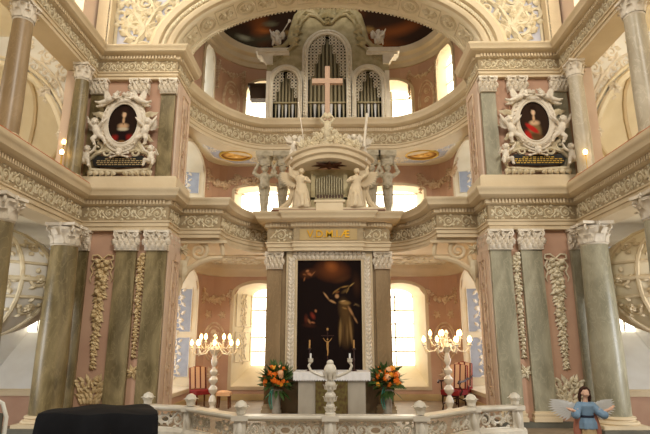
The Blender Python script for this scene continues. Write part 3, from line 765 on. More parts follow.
# drop garlands on the pink fields
for s in (-1, 1):
    gm = 'garland' if s < 0 else 'garland_white'; F_ = FL((0, 10.09, 0), (1, 0, 0), (0, 0, 1)); sd = SN[s]
    m = MB(); x = s*4.42
    drop_garland(m, F_, x, 3.62, 1.66, .26, .08, 2)
    for d in (-1, 1):
        m.tube([(x, 3.68, .03), (x+d*.1, 3.76, .03), (x+d*.2, 3.75, .03), (x+d*.21, 3.67, .03), (x+d*.1, 3.64, .03), (x, 3.67, .03)], [.014, .018, .02, .02, .018, .014], 5, F=F_)
        m.tube([(x+d*.16, 3.64, .02), (x+d*.22, 3.52, .02), (x+d*.17, 3.42, .02), (x+d*.22, 3.3, .02), (x+d*.19, 3.22, .02)], [.015, .017, .016, .014, .006], 5, F=F_)
    tag(m.build('stucco_garland', gm), 'wide stucco fruit drop with ribbon bow on the outer pink field of the %s pier' % sd, 'stucco garland')
    m = MB(); fan_spray(m, F_, x, .98, .45, .5)
    tag(m.build('stucco_spray', gm), 'fan of stucco leaves low on the outer pink field of the %s pier' % sd, 'stucco spray')
    m = MB(); x = s*3.66
    drop_garland(m, F_, x, 3.75, 1.85, .13, .05, 5)
    tag(m.build('stucco_garland', gm), 'narrow stucco leaf drop between the two marble pilasters of the %s pier' % sd, 'stucco garland')
    m = MB(); spray(m, F_, x, 1.55, .16, 12)
    tag(m.build('stucco_spray', gm), 'small stucco star of leaves under the narrow drop of the %s pier' % sd, 'stucco spray')
# big scroll consoles at the chancel mouth
for s in (-1, 1):
    t = thing('scroll_console', 'large cream scroll bracket with leaf under the balcony at the %s pier' % SN[s], 'bracket', (s*3.1, 10.95, 4.2))
    m = MB()
    cx, cz, r0 = .34*-s, -.22, .2
    pts = [(s*-.85+.0, .0, -.02), (s*-.6, 0, .0), (s*-.34, 0, -.02)]
    sp_ = []
    for i in range(26):
        q = i/25; a = pi/2+s*2*pi*1.6*q; rr = .2*(1-.8*q); sp_.append((cx+rr*cos(a), 0, cz+rr*sin(a)))
    m.tube(pts[:2]+sp_, [.04]*2+[.05*(1-.5*i/26) for i in range(26)], 8)
    m.tube([(cx-s*.25, 0, -.02), (cx+s*.22, 0, cz-.1), (cx+s*.3, 0, cz-.34), (cx+s*.33, 0, cz-.5)][1:], [.05, .055, .05], 8)
    m.box((cx-s*.05, .04, -.03), (1.1, .3, .06))
    m.tube([(-s*.85, .02, -.36), (-s*.6, .0, -.38), (-s*.36, 0, -.46), (-s*.12, 0, -.62), (s*.02, 0, -.86), (s*.08, 0, -1.15)], [.05, .06, .065, .07, .07, .05], 8)
    m.tube([(-s*.85, .02, -.30), (-s*.84, .0, -.15), (-s*.8, 0, -.02)], .05, 8)
    m.build('scroll', 'cream', t)
    m = MB(); G = FL((0, -.06, 0), (1, 0, 0), (0, 0, 1)); spray(m, G, cx+s*.32, cz+.02, .17, 9, .06); leaf(m, G, cx+s*.3, cz-.2, -pi/2, .5, .16, .06)
    m.build('leaf_ornament', 'relief', t)

# ------------------------------------------------------------------ aisles behind the columns
for s in (-1, 1):
    X = lambda a, b: sorted((s*a, s*b)); sd = SN[s]
    wx = 6.92
    F_ = (lambda u, v, w_, s=s: (s*u, 12.5-w_, v)) 
    m = MB(); ops = [(5.5, 8.0, 1.05, 3.75, .3)]; wall_open(m, F_, 4.9, 9.5, .9, 4.3, ops); o = struct(m.build('wall_aisle_%s' % sd, 'plaster_white', smooth=False))
    m = MB(); m.b2(*X(4.9, 9.5), 12.45, 12.6, .2, .92); m.build('dado', 'pink', o, smooth=False)
    m = MB(); m.b2(*X(4.9, 9.5), 12.38, 12.5, .9, 1.02); m.build('dado_rail', 'cream', o, smooth=False)
    window(F_, ops[0], 1.1, 'plaster_white', 'blue_ground', 'window_glow', (1, 3), jam_orn=False, rear=(7.2, 7.75, 2.35, 3.55, .15))
    m = MB(); m.b2(*X(9.4, 9.5), 3, 12.5, .2, 8.5); struct(m.build('wall_outer_%s' % sd, 'plaster_white', smooth=False))
    m = MB(); m.b2(*X(5.2, 9.5), 3, 12.6, 4.35, 5.0); struct(m.build('ceiling_aisle_%s' % sd, 'pale_cream', smooth=False))
    # gallery end wall with slit window and doorway head
    m = MB(); ops = [(6.35, 6.75, 5.9, 8.1, .1)]; wall_open(m, F_, 4.9, 9.5, 5.0, 9.0, ops); struct(m.build('wall_gallery_%s' % sd, 'pale_cream', smooth=False))
    window(F_, ops[0], .3, 'plaster_white', 'blue_ground', 'window_side', (1, 3), jam_orn=False)
    m = MB(); m.b2(*X(5.2, 9.5), 3, 12.6, 8.4, 8.5); struct(m.build('ceiling_side_gallery_%s' % sd, 'pale_cream', smooth=False))
    # transverse arch of the upper gallery, with niche vault behind and stucco spandrel
    c, a, b, zc = 7.2, 2.0, 2.5, 5.3; Y = 9.75
    m = MB(); pts = ell(a, b, 30, zc, c); vs = []
    for x, z in pts: vs += [(s*x, Y, z), (s*x, Y, 8.4)]
    m.add(vs, [(2*i, 2*i+1, 2*i+3, 2*i+2) for i in range(30)]); m.b2(*X(5.1, c-a), Y-.01, Y+.1, 5.0, 8.4)
    o = struct(m.build('wall_gallery_arch_%s' % sd, 'plaster_white', smooth=False))
    m = MB()
    for dr, rad in ((.0, .07), (.14, .035)): m.tube([(s*x, Y-.03, z) for x, z in ell(a+dr, b+dr, 30, zc, c)], rad, 6)
    m.build('arch_moulding', 'pale_cream', o)
    m = MB(); G = (lambda u, v, w_, s=s, Y=Y: (s*u, Y-w_, v))
    acanthus_branch(m, G, [(5.3, 6.5), (5.4, 7.0), (5.62, 7.4), (5.95, 7.75), (6.4, 8.0)], .34, .03)
    for t in (.35, .8): rosette(m, G, c-a*cos(t)*1.0, zc+b*sin(t), .16, .06, 7, w0=.06)
    m.build('spandrel_scrolls', 'white_stucco', o)
    m = MB(); vs = []; n1, n2 = 24, 8
    for j in range(n2+1):
        q = j/n2*pi/2
        for i in range(n1+1): t = pi*i/n1; vs.append((s*(c+a*cos(t)*cos(q)), Y+1.4*sin(q), zc+b*sin(t)*cos(q)))
    m.add(vs, [(j*(n1+1)+i, j*(n1+1)+i+1, (j+1)*(n1+1)+i+1, (j+1)*(n1+1)+i) for j in range(n2) for i in range(n1)]); m.build('niche_vault', 'pale_cream', o)
    m = MB()
    for t0 in (.5, 1.1, 1.7):
        m.tube([(s*(c-a*cos(t0)*cos(q)*.99), Y+1.38*sin(q), zc+b*.99*sin(t0)*cos(q)) for q in [pi/2*k/8 for k in range(9)]], .05, 5)
    m.build('vault_ribs', 'cream', o)
    # pink strip pilaster beside the arch
    m = MB(); m.b2(*X(5.12, 5.34), 9.6, 9.75, 5.3, 7.5); m.build('strip', 'pink_pale', o, smooth=False)
    # bowed box front below the gallery (belly with cartouche)
    t = thing('gallery_box', 'bowed cream stucco box front hanging in the lower %s bay beside the column' % sd, 'gallery box', (s*6.72, 9.85, 3.2))
    m = MB(); vs = []
    m.ball((0, 0, 0), (1.66, 1.0, 1.06), 32, 20); m.build('shell', 'pale_cream' if s > 0 else 'plaster_white', t)
    m = MB()
    for k, rad in ((.0, .05), (.28, .03), (-.3, .03)):
        m.tube([(-s*1.66*cos(q)*cos(k)*1.0, -1.0*sin(q)*cos(k)*1.0, 1.06*sin(k)) for q in [pi*i/24 for i in range(25)]], rad, 6)
    for q0 in (.25, .7, 1.15):
        m.tube([(-s*1.67*cos(q0)*cos(k), -1.01*sin(q0)*cos(k), 1.06*sin(k)) for k in [-1.5+3.0*i/16 for i in range(17)]], .04, 6)
    def EF(u, v, w_, s=s): return (-s*(1.66+w_)*cos(u)*cos(v), -(1.0+w_)*sin(u)*cos(v), (1.06+w_)*sin(v))
    for u, v in ((.47, .6), (.47, 0), (.47, -.5), (.92, .55), (.92, -.1), (.92, -.6), (1.4, .3), (1.4, -.4)):
        spiral(m, EF, u, v, .13, 1.3, 1 if v > 0 else -1, 0, .03); rosette(m, EF, u, v, .09, .05)
        for k in range(5): q = 2*pi*k/5; leaf(m, EF, u+.12*cos(q), v+.12*sin(q), q+.7, .11, .07, .05)
    m.build('cartouche_mouldings', 'relief' if s < 0 else 'cream', t)
# floors
m = MB(); m.b2(-9.5, 9.5, -4, 16, -.1, 0); struct(m.build('floor', 'floor_stone', smooth=False))
m = MB(); m.b2(-5.0, 5.0, 7.45, 14.6, 0, .6); st = struct(m.build('floor_chancel', 'floor_stone', smooth=False))
m = MB(); m.b2(-9.4, -5.0, 9.9, 12.5, 0, .25); m.b2(5.0, 9.4, 9.9, 12.5, 0, .25); struct(m.build('floor_aisle', 'floor_stone', smooth=False))
#PART2
# ------------------------------------------------------------------ figures
def voxel(mb, vox, smooth_it=2):
    me = bpy.data.meshes.new('tmp'); me.from_pydata(mb.v, [], mb.f); o = bpy.data.objects.new('tmp', me); COL.objects.link(o)
    r_ = o.modifiers.new('r', 'REMESH'); r_.mode = 'VOXEL'; r_.voxel_size = vox; r_.use_smooth_shade = True
    sm = o.modifiers.new('s', 'SMOOTH'); sm.iterations = smooth_it; sm.factor = .5
    dg = bpy.context.evaluated_depsgraph_get(); n = bpy.data.meshes.new_from_object(o.evaluated_get(dg)); bpy.data.objects.remove(o); n.shade_smooth(); return n
def cap(mb, a, b, ra, rb, n=10):
    a, b = Vector(a), Vector(b); k = 4; pts = []; rr = []
    d = (b-a).normalized()
    for i in range(3): t = (i+.3)/3.3; pts.append(a-d*ra*cos(t*pi/2)); rr.append(ra*sin(t*pi/2))
    for i in range(k+1): t = i/k; pts.append(a+(b-a)*t); rr.append(ra+(rb-ra)*t)
    for i in range(3): t = (i+.7)/3.3; pts.append(b+d*rb*sin(t*pi/2)); rr.append(rb*cos(t*pi/2))
    mb.tube(pts, rr, n)
def chain(mb, pts, rs):
    for i in range(len(pts)-1): cap(mb, pts[i], pts[i+1], rs[i], rs[i+1])
def headm(mb, c, r, face=(0, -1, 0), hair=True):
    c = Vector(c); f = Vector(face).normalized(); up = Vector((0, 0, 1)); up = (up-f*up.dot(f)); up = up.normalized() if up.length > .1 else Vector((1, 0, 0)); sd = f.cross(up)
    mb.ball(c, (r*.86, r*.92, r), 14, 10)
    mb.ball(c+f*r*.35-up*r*.35, (r*.62, r*.6, r*.6), 10, 8)
    cap(mb, c+f*r*.86+up*r*.08, c+f*r*1.02-up*r*.22, r*.09, r*.16)
    for d in (-1, 1):
        mb.ball(c+f*r*.68-up*r*.28+sd*d*r*.36, r*.3, 8, 6); mb.ball(c+sd*d*r*.88-up*r*.1, (r*.16, r*.16, r*.25), 6, 5)
        mb.ball(c+f*r*.83+up*r*.12+sd*d*r*.32, r*.13, 6, 5)
    mb.ball(c+f*r*.85-up*r*.48, (r*.22, r*.16, r*.09), 6, 5)
    if hair:
        for i in range(22):
            th = pi*(.05+.5*((i*7) % 22)/22); ph = 2*pi*i*.618
            q = up*cos(th)+(sd*cos(ph)+f*sin(ph))*sin(th)
            if q.dot(f) > .55: continue
            mb.ball(c+q*r*.95, r*.25, 6, 5)
def hand(mb, wrist, d, side, L, n=(0, -1, 0), fing=True):
    w_ = Vector(wrist); d = Vector(d).normalized(); sd = d.cross(Vector(n)).normalized()*side
    cap(mb, w_, w_+d*L*.45, L*.17, L*.22)
    if fing:
        for i, l in enumerate((.42, .5, .46, .34)):
            b = w_+d*L*.5+sd*L*(.19-.125*i); m_ = b+d*L*l*.5; e = m_+d*L*l*.45-Vector(n)*-L*.1
            cap(mb, b, m_, L*.065, L*.06, 6); cap(mb, m_, e, L*.06, L*.05, 6)
        b = w_+d*L*.18+sd*L*.2; m_ = b+(d*.6+sd*.8).normalized()*L*.25; cap(mb, b, m_, L*.075, L*.065, 6); cap(mb, m_, m_+(d*.9+sd*.3).normalized()*L*.2, L*.065, L*.055, 6)
def putto_mesh(kind):
    m = MB()
    if kind == 'stand': pel, ch, hd = (0, 0, .40), (.02, -.01, .64), (.03, -.03, .86); arms = [((-.11, 0, .70), (-.24, -.03, .72), (-.32, -.05, .86)), ((.14, 0, .69), (.22, -.08, .58), (.12, -.15, .56))]; legs = [((-.07, 0, .36), (-.09, -.06, .2), (-.08, .0, .03)), ((.07, 0, .36), (.14, -.08, .22), (.12, 0, .06))]
    elif kind == 'fly': pel, ch, hd = (0, 0, .1), (.22, -.03, .2), (.38, -.08, .31); arms = [((.26, -.1, .24), (.42, -.16, .16), (.58, -.16, .2)), ((.22, .05, .28), (.34, .0, .42), (.5, -.04, .48))]; legs = [((-.06, -.05, .08), (-.24, -.1, .0), (-.42, -.04, .06)), ((-.06, .05, .06), (-.2, .0, -.08), (-.38, .02, -.12))]
    elif kind == 'climb': pel, ch, hd = (0, 0, .38), (-.08, -.02, .60), (-.12, -.06, .82); arms = [((-.18, -.02, .66), (-.3, -.08, .78), (-.36, -.06, .93)), ((.03, -.02, .68), (.14, -.1, .78), (.24, -.08, .9))]; legs = [((-.05, 0, .34), (-.12, -.1, .2), (-.06, -.02, .03)), ((.06, 0, .34), (.2, -.06, .24), (.28, 0, .06))]
    else: pel, ch, hd = (0, .03, .12), (0, .0, .36), (.02, -.03, .58); arms = [((-.12, 0, .43), (-.24, -.06, .34), (-.22, -.16, .44)), ((.12, 0, .43), (.25, -.04, .5), (.32, -.08, .64))]; legs = [((-.08, 0, .1), (-.13, -.2, .12), (-.14, -.22, -.08)), ((.08, 0, .1), (.16, -.18, .1), (.2, -.16, -.1))]
    chain(m, [pel, ((pel[0]+ch[0])/2, (pel[1]+ch[1])/2-.03, (pel[2]+ch[2])/2), ch], [.115, .125, .11])
    chain(m, [ch, hd], [.07, .05]); f = (Vector(hd)-Vector(ch)); headm(m, hd, .115, (.3 if kind == 'fly' else .1, -1, -.1))
    for i, a in enumerate(arms): chain(m, a, [.055, .048, .034]); hand(m, a[2], Vector(a[2])-Vector(a[1]), 1 if i else -1, .11, fing=True)
    for l in legs:
        chain(m, l, [.09, .07, .042]); d = Vector((.0, -1, -.25)); cap(m, l[2], Vector(l[2])+d.normalized()*.09, .04, .03)
    return voxel(m, .014)
PM = {k: putto_mesh(k) for k in ('stand', 'fly', 'climb', 'sit')}
for k in PM: PM[k].materials.append(M['white_stucco'])
def wing_mesh(n=7, L=1.0):
    m = MB(); G = FL((0, 0, 0), (1, 0, 0), (0, 0, 1))
    for row, (l, k, h) in enumerate(((1, n, .02), (.62, n-1, .05), (.35, n-3, .08))):
        for i in range(k): a = -.55+1.25*i/(k-1); leaf(m, G, .0+.03*i, .02*i, a, L*l*(1-.25*abs(i/(k-1)-.65)), L*.26, h*.6, .1, w0=h*.4-.01)
    v = list(m.v); m2 = MB(); m2.v = v; m2.f = m.f; n0 = len(v); m2.v = v+[(x, y+.015, z) for x, y, z in v]; m2.f = m.f+[tuple(i+n0 for i in f[::-1]) for f in m.f]
    return m2
wg = wing_mesh(11)
def wings(parent, at, size, mt, sides=(-1, 1), tilt=.3):
    for s in sides:
        o = wg.build('wing', mt, parent); o.location = at; o.scale = (s*size, size, size); o.rotation_euler = (0, -tilt*s, 0)
def cherub(kind, loc, size, label, flip=1, tilt=0, group=None, wing=True, rz=0, mt=None):
    t = thing('cherub', label, 'cherub', loc, rz, group); t.rotation_euler.y = tilt
    me = PM[kind]
    if mt: me = me.copy(); me.materials.clear(); me.materials.append(M[mt])
    o = bpy.data.objects.new('body', me); COL.objects.link(o); o.parent = t; o.scale = (size*flip, size, size)
    c = {'stand': (.02, .07, .66), 'fly': (.15, .07, .26), 'climb': (-.06, .07, .62), 'sit': (0, .08, .38)}[kind]
    if wing: wings(t, (c[0]*size*flip, c[1]*size, c[2]*size), size*.36, mt or 'white_stucco')
    return t
def robed_mesh(lean=0, arm=1):
    """robed angel, 1 m tall, looking at -y"""
    m = MB(); prof = [(.19, 0), (.2, .06), (.17, .25), (.15, .42), (.12, .56), (.11, .62), (.13, .74), (.12, .79), (.05, .83)]
    vs = []; n = 28
    for r_, z in prof:
        for i in range(n):
            a = 2*pi*i/n; q = r_*(1+.13*max(0, 1-z/.6)*sin(a*6+z*3)); vs.append((q*cos(a)+lean*z*.2, q*sin(a)*.75-.03*sin(z*3), z))
    fs = [(j*n+i, j*n+(i+1) % n, (j+1)*n+(i+1) % n, (j+1)*n+i) for j in range(len(prof)-1) for i in range(n)]+[tuple(range(n))[::-1], tuple((len(prof)-1)*n+i for i in range(n))]
    m.add(vs, fs); x = lean*.16
    cap(m, (x, 0, .8), (x, -.01, .87), .04, .035); headm(m, (x+.01, -.03, .93), .07, (-.2*arm, -1, -.2))
    a1 = [(x+arm*.12, 0, .76), (x+arm*.2, -.06, .66), (x+arm*.1, -.16, .66)]; a2 = [(x-arm*.12, 0, .76), (x-arm*.24, -.02, .84), (x-arm*.26, -.06, 1.0)]
    for i, a in enumerate((a1, a2)): chain(m, a, [.052, .045, .03]); hand(m, a[2], Vector(a[2])-Vector(a[1]), 1, .08)
    chain(m, [(x-.05, -.06, .4), (x+.03*arm, -.15, .3), (x+.05*arm, -.16, .05)], [.07, .065, .05])
    return voxel(m, .013, 1)

# ------------------------------------------------------------------ portrait monuments
def monument(s):
    sd = SN[s]; cx, Y = s*4.22, 10.0
    t = thing('portrait_monument', 'stucco framed oval portrait of %s' % ('a woman in dark dress, above the draped piano' if s < 0 else 'a woman in red shawl, above the angel statue'), 'portrait', (cx, Y, 5.36))
    F_ = FL((0, -.02, 1.12), (1, 0, 0), (0, 0, 1)); G = lambda u, v, w_: F_(u, v, w_)
    m = MB()
    for k, th, w0 in ((1.0, .05, .05), (1.22, .035, .03), (.88, .02, .07)): m.tube([(.36*k*cos(a), .5*k*sin(a), w0) for a in [2*pi*i/36 for i in range(36)]], th, 6, closed=True, F=G)
    for i in range(34): a = 2*pi*i/34; leaf(m, G, .37*cos(a), .51*sin(a), a+1.1, .13, .08, .05, w0=.05)
    m.build('oval_frame', 'white_stucco', t)
    # canvas
    rnn = random.Random(5)
    if s < 0: B = [(0, .0, 1.2, 1.2, 0, (40, 26, 18), .3), (0, -.45, .5, .5, 0, (34, 20, 18), .3), (-.45, -.62, .3, .16, .4, (140, 34, 26), .5), (.42, -.6, .28, .18, -.4, (130, 30, 24), .5), (0, -.85, .35, .2, 0, (160, 110, 60), .5), (0, .38, .24, .3, 0, (52, 32, 22), .5), (0, -.12, .34, .15, 0, (200, 160, 120), .6), (0, .1, .085, .2, 0, (196, 156, 116), .6), (.01, .33, .12, .14, 0, (218, 180, 140), .4), (.05, .46, .13, .06, 0, (50, 30, 20), .5), (.0, -.24, .34, .09, 0, (196, 180, 150), .5)]
    else: B = [(0, .0, 1.2, 1.2, 0, (52, 36, 26), .3), (0, -.45, .5, .55, 0, (130, 104, 66), .4), (-.12, -.3, .42, .13, -.5, (186, 40, 34), .4), (.1, -.62, .5, .16, -.25, (96, 66, 40), .5), (-.35, -.6, .2, .3, .4, (178, 38, 30), .5), (-.02, .38, .22, .3, 0, (40, 24, 16), .5), (.02, -.08, .32, .13, 0, (216, 176, 136), .6), (0, .1, .085, .2, 0, (206, 166, 126), .6), (0, .33, .12, .14, 0, (226, 188, 150), .4), (.04, .46, .13, .06, 0, (46, 28, 18), .5)]
    B = B[:2]+[(b[0]*1.25, b[1]*1.25+.04, b[2]*1.3, b[3]*1.25)+b[4:] for b in B[2:]]
    f = blobs((34, 22, 16), B); gg = [(G(0, 0, .04), (0, 0))]; fs = []; NJ, NI = 24, 48
    for j in range(1, NJ+1):
        for i in range(NI): a = 2*pi*i/NI; k = j/NJ; gg.append((G(.32*k*cos(a), .45*k*sin(a), .04), (k*cos(a), k*sin(a))))
    for i in range(NI): fs.append((0, 1+i, 1+(i+1) % NI))
    for j in range(NJ-1):
        for i in range(NI): k = (i+1) % NI; fs.append((1+j*NI+i, 1+j*NI+k, 1+(j+1)*NI+k, 1+(j+1)*NI+i))
    c = painted('portrait_canvas', gg, fs, f, t)
    m = MB()
    for d in (-1, 1):
        for i in range(5): a = .75-.42*i; leaf(m, G, d*.44*cos(a), .5*sin(a), (a if d > 0 else pi-a)+d*.5, .27, .15, .08, -.5*d)
        spiral(m, G, d*.5, -.52, .12, 1.2, d, pi/2, .04); spiral(m, G, d*.28, -.62, .1, 1.2, -d, pi/2, .035)
        m.tube([(d*.1, -.6, 0), (d*.3, -.56, 0), (d*.52, -.64, 0), (d*.66, -.78, 0), (d*.6, -.98, 0), (d*.3, -1.0, 0), (0, -1.02, 0)], .04, 6, F=G)
        for k in range(5): leaf(m, G, d*(.1+.12*k), -1.0, -pi/2+d*.5, .14, .12, .06)
        leaf(m, G, d*.12, .5, pi/2+d*.6, .22, .16, .08)
    m.build('leaf_surround', 'relief', t)
    m = MB(); pts = [(-.52, -.92), (-.56, -.8), (-.46, -.7), (-.2, -.74), (0, -.72), (.2, -.74), (.46, -.7), (.56, -.8), (.52, -.92), (0, -.95)]
    m.prism(pts, .02, .05, G); pl = m.build('inscription_plate', 'black_board', t, smooth=False)
    m = MB(); rr = random.Random(9)
    for j, (v, hw) in enumerate(((-.77, .3), (-.81, .46), (-.85, .47), (-.89, .44))):
        u = -hw
        while u < hw: l = rr.uniform(.03, .08); m.prism([(u, v-.009), (u+l, v-.009), (u+l, v+.009), (u, v+.009)], .05, .054, G); u += l+.02
    m.build('gold_text_lines', 'gold_paint' if s > 0 else 'cream_dark', pl, smooth=False)
    m = MB(); sk = MB(); c0 = Vector(G(0, -.66, .12)); sk.ball(c0+Vector((0, 0, .03)), (.075, .075, .075), 12, 8); sk.ball(c0+Vector((0, -.03, -.03)), (.045, .05, .05), 8, 6)
    for d in (-1, 1): sk.ball(c0+Vector((d*.035, -.035, -.005)), .02, 6, 4)
    m2 = MB(); m2.v = sk.v; m2.f = sk.f; m2.build('skull', 'white_stucco', t)
    for d in (-1, 1): m = MB(); cap(m, G(-.16*d, -.66, .1), G(.16*d, -.74, .1), .018, .018, 6); m.ball(G(-.17*d, -.655, .1), .028, 6, 5); m.ball(G(.17*d, -.745, .1), .028, 6, 5); m.build('crossed_bone', 'white_stucco', t)
    for q, (kd, lx, lz, sz, fl, tl, lab) in enumerate((('fly', -.36, 1.54, .5, 1, 0, 'flying stucco cherub at the upper left of'), ('fly', .36, 1.54, .5, -1, 0, 'flying stucco cherub at the upper right of'),
            ('climb', -.47, .62, .62, 1, 0, 'stucco cherub clinging to the left side of the oval of'), ('climb', .47, .62, .62, -1, 0, 'stucco cherub clinging to the right side of the oval of'),
            ('sit', -.66, .22, .56, 1, 0, 'small seated stucco cherub left of the inscription of'), ('sit', .66, .22, .56, -1, 0, 'small seated stucco cherub right of the inscription of'))):
        cherub(kd, (cx+lx, Y-.13, 5.36+lz), sz, '%s the %s portrait' % (lab, 'dark-dressed woman' if s < 0 else 'red-shawled woman'), fl, tl, wing=(q < 4))
    m = MB()
    for d in (-1, 1): leaf(m, G, 0, .56, pi/2+d*.45, .2, .14, .07)
    for k in range(5): leaf(m, G, 0, .6, pi/2+(k-2)*.4, .16, .06, .06)
    m.tube([(.08*cos(a), .62, .03+.08*sin(a)) for a in [2*pi*i/12 for i in range(12)]], .02, 5, closed=True, F=G)
    m.build('crown', 'white_stucco', t)
monument(-1); monument(1)
m = MB()

# ------------------------------------------------------------------ altarpiece
m = MB(); m.b2(-1.42, 1.42, 12.0, 12.5, .6, 4.13); struct(m.build('wall_altar', 'marble_tan', smooth=False))
for s in (-1, 1):
    pilaster(s*1.25, 12.0, .34, .6, 4.13, .4, 'marble_tan', 'tan marble pilaster with white capital flanking the altar painting on its %s' % SN[s])
t = thing('altar_painting', 'tall dark altar painting of a winged angel in a carved white frame', 'painting', (0.02, 11.94, 1.3))
PW, PZ0, PZ1 = .73, 1.3, 3.93
PP = lambda px, py: ((px-213)/194, 2.63-(py-47)/194)
def st(x0, y0, x1, y1, w_, c, soft=.6):
    a, b = PP(x0, y0), PP(x1, y1); L = sqrt((a[0]-b[0])**2+(a[1]-b[1])**2)
    return ((a[0]+b[0])/2, (a[1]+b[1])/2, L/2+w_, w_, atan2(b[1]-a[1], b[0]-a[0]), c, soft)
B = [st(190, 90, 260, 95, .3, (104, 56, 26), .95), st(215, 70, 230, 75, .16, (136, 76, 34), .95), st(100, 110, 140, 100, .14, (80, 44, 24), .9), st(330, 110, 335, 200, .12, (54, 32, 18), .9), st(240, 140, 300, 120, .1, (70, 40, 20), .9),
     st(112, 95, 118, 93, .035, (160, 104, 66)), st(118, 105, 132, 112, .04, (150, 92, 56)), st(104, 122, 100, 138, .02, (140, 86, 50)), st(130, 118, 150, 95, .018, (130, 80, 46)), st(96, 108, 108, 112, .02, (130, 80, 46)),
     st(152, 268, 154, 272, .032, (160, 104, 68)), st(135, 282, 145, 300, .06, (120, 44, 30), .8), st(118, 305, 130, 325, .03, (150, 98, 62)), st(132, 318, 148, 322, .025, (150, 92, 60)), st(110, 290, 112, 320, .06, (84, 38, 24), .8), st(100, 330, 150, 335, .06, (60, 30, 18), .9),
     st(275, 235, 285, 300, .17, (84, 60, 32), .7), st(285, 300, 285, 400, .2, (88, 64, 34), .7), st(262, 300, 258, 420, .04, (124, 96, 56)), st(300, 290, 312, 420, .035, (128, 98, 58)), st(280, 310, 278, 420, .03, (66, 46, 26)), st(290, 320, 292, 420, .02, (112, 86, 50)),
     st(262, 232, 300, 236, .06, (140, 106, 60)), st(246, 205, 247, 207, .055, (176, 130, 88), .5), st(240, 190, 254, 186, .035, (110, 66, 32)), st(228, 196, 240, 180, .02, (120, 86, 46)),
     st(240, 236, 212, 222, .028, (172, 128, 84), .5), st(212, 222, 186, 188, .02, (176, 132, 88), .5), st(295, 250, 318, 292, .035, (160, 116, 74)), st(318, 292, 336, 324, .022, (164, 120, 78)),
     st(232, 190, 262, 168, .02, (130, 98, 52)), st(262, 168, 300, 160, .022, (136, 102, 54)), st(288, 192, 300, 165, .02, (150, 116, 64)), st(300, 165, 324, 146, .018, (156, 122, 70)), st(270, 190, 296, 175, .05, (92, 68, 38), .8), st(325, 238, 345, 250, .03, (90, 70, 44), .7), st(320, 245, 335, 240, .012, (120, 92, 60)),
     st(262, 228, 285, 226, .015, (196, 156, 104)), st(270, 255, 290, 262, .02, (150, 112, 60))]
f = blobs((24, 14, 11), B); gg = []; fs = []; NU, NV = 90, 160
for j in range(NV+1):
    for i in range(NU+1): u, v = i/NU*2-1, j/NV; gg.append(((u*PW, 0, v*(PZ1-PZ0)), (u*PW, v*(PZ1-PZ0))))
for j in range(NV):
    for i in range(NU): a = j*(NU+1)+i; fs.append((a, a+1, a+NU+2, a+NU+1))
painted('canvas', gg, fs, f, t)
m = MB(); G = FL((0, 0, 0), (1, 0, 0), (0, 0, 1)); H = PZ1-PZ0
m.prism([(-PW, 0), (-PW, H), (PW, H), (PW, 0), (PW+.26, 0), (PW+.26, H+.22), (-PW-.26, H+.22), (-PW-.26, 0)], -.03, .03, G)
m.tube([(-PW-.02, 0, .03), (-PW-.02, H+.02, .03), (PW+.02, H+.02, .03), (PW+.02, 0, .03)], .022, 6, F=G)
m.build('frame', 'cream', t, smooth=False)
m = MB()
for i in range(30):
    v = .05+H/30*i
    for d in (-1, 1):
        for k in (-1, 1): leaf(m, G, d*(PW+.14), v, pi/2+k*.8, .15, .09, .06, -.3*k, w0=.03)
for i in range(17):
    u = -PW-.1+(2*PW+.2)/16*i
    for k in (-1, 1): leaf(m, G, u, H+.12, k*.9+(pi if u > 0 else 0), .15, .09, .06, w0=.03)
m.build('frame_leaves', 'white_stucco', t)

# ------------------------------------------------------------------ pulpit on the balcony
t = thing('pulpit_canopy', 'arched cream pulpit canopy with star soffit on the central balcony', 'pulpit', (0.02, 11.95, 5.0))
m = MB()
def half(a, b, n=24): return [(a*cos(pi+pi*i/n), b*sin(pi+pi*i/n)) for i in range(n+1)]
# canopy: bowed plan, crown arched upward
pr = [(0, -.22), (.05, -.2), (.07, -.12), (.14, -.09), (.16, .0), (.22, .03), (.24, .08), (0, .1), (-.25, .1), (-.25, -.22)]
path = [(x, y, 1.24+.22*(1-(x/.95)**2)) for x, y in half(.86, .48)]
m.sweep(path, pr, side=1); m.v = [(x, y, z) for x, y, z in m.v]
n = 24; top = [(x*1.0, y, z+.1) for x, y, z in path]; vs = top+[(0, 0, 1.75)]; m.add(vs, [(i, i+1, n+1) for i in range(n)])
vs = [(x*.95, y*.95, z-.2) for x, y, z in path]+[(0, 0, 1.2)]; m.add(vs, [(i, i+1, n+1) for i in range(n)])
m.build('canopy', 'cream', t)
m = MB(); st_ = []
for i in range(16): a = 2*pi*i/16; r_ = .42 if i % 2 == 0 else .15; st_.append((r_*cos(a), r_*sin(a)*.5))
vs = [(x, y*1.3-.2, 1.16) for x, y in st_]+[(0, -.2, 1.13)]+[(x, y*1.3-.2, 1.2) for x, y in st_]; m.add(vs, [(i, (i+1) % 16, 16) for i in range(16)]+[(i, (i+1) % 16, 17+(i+1) % 16, 17+i) for i in range(16)]); m.ball((0, -.2, 1.13), (.07, .06, .04), 8, 6)
m.build('star', 'star_brown', t)
m = MB()
for s in (-1, 1):
    m.b2(*sorted((s*.72, s*.86)), -.15, .1, 0, 1.1)
    m.tube([(s*.86, -.1, 1.15), (s*.94, -.1, .9), (s*.88, -.1, .55), (s*.95, -.1, .3), (s*1.12, -.1, .12), (s*1.2, -.1, .04)], [.07, .06, .05, .07, .09, .05], 8)
    m.b2(*sorted((s*.2, s*1.3)), -.42, .3, .0, .1)
m.b2(-.3, .32, -.5, -.35, .0, .22); m.b2(-.34, .36, -.52, -.34, .2, .25)
m.build('side_scrolls', 'cream', t)
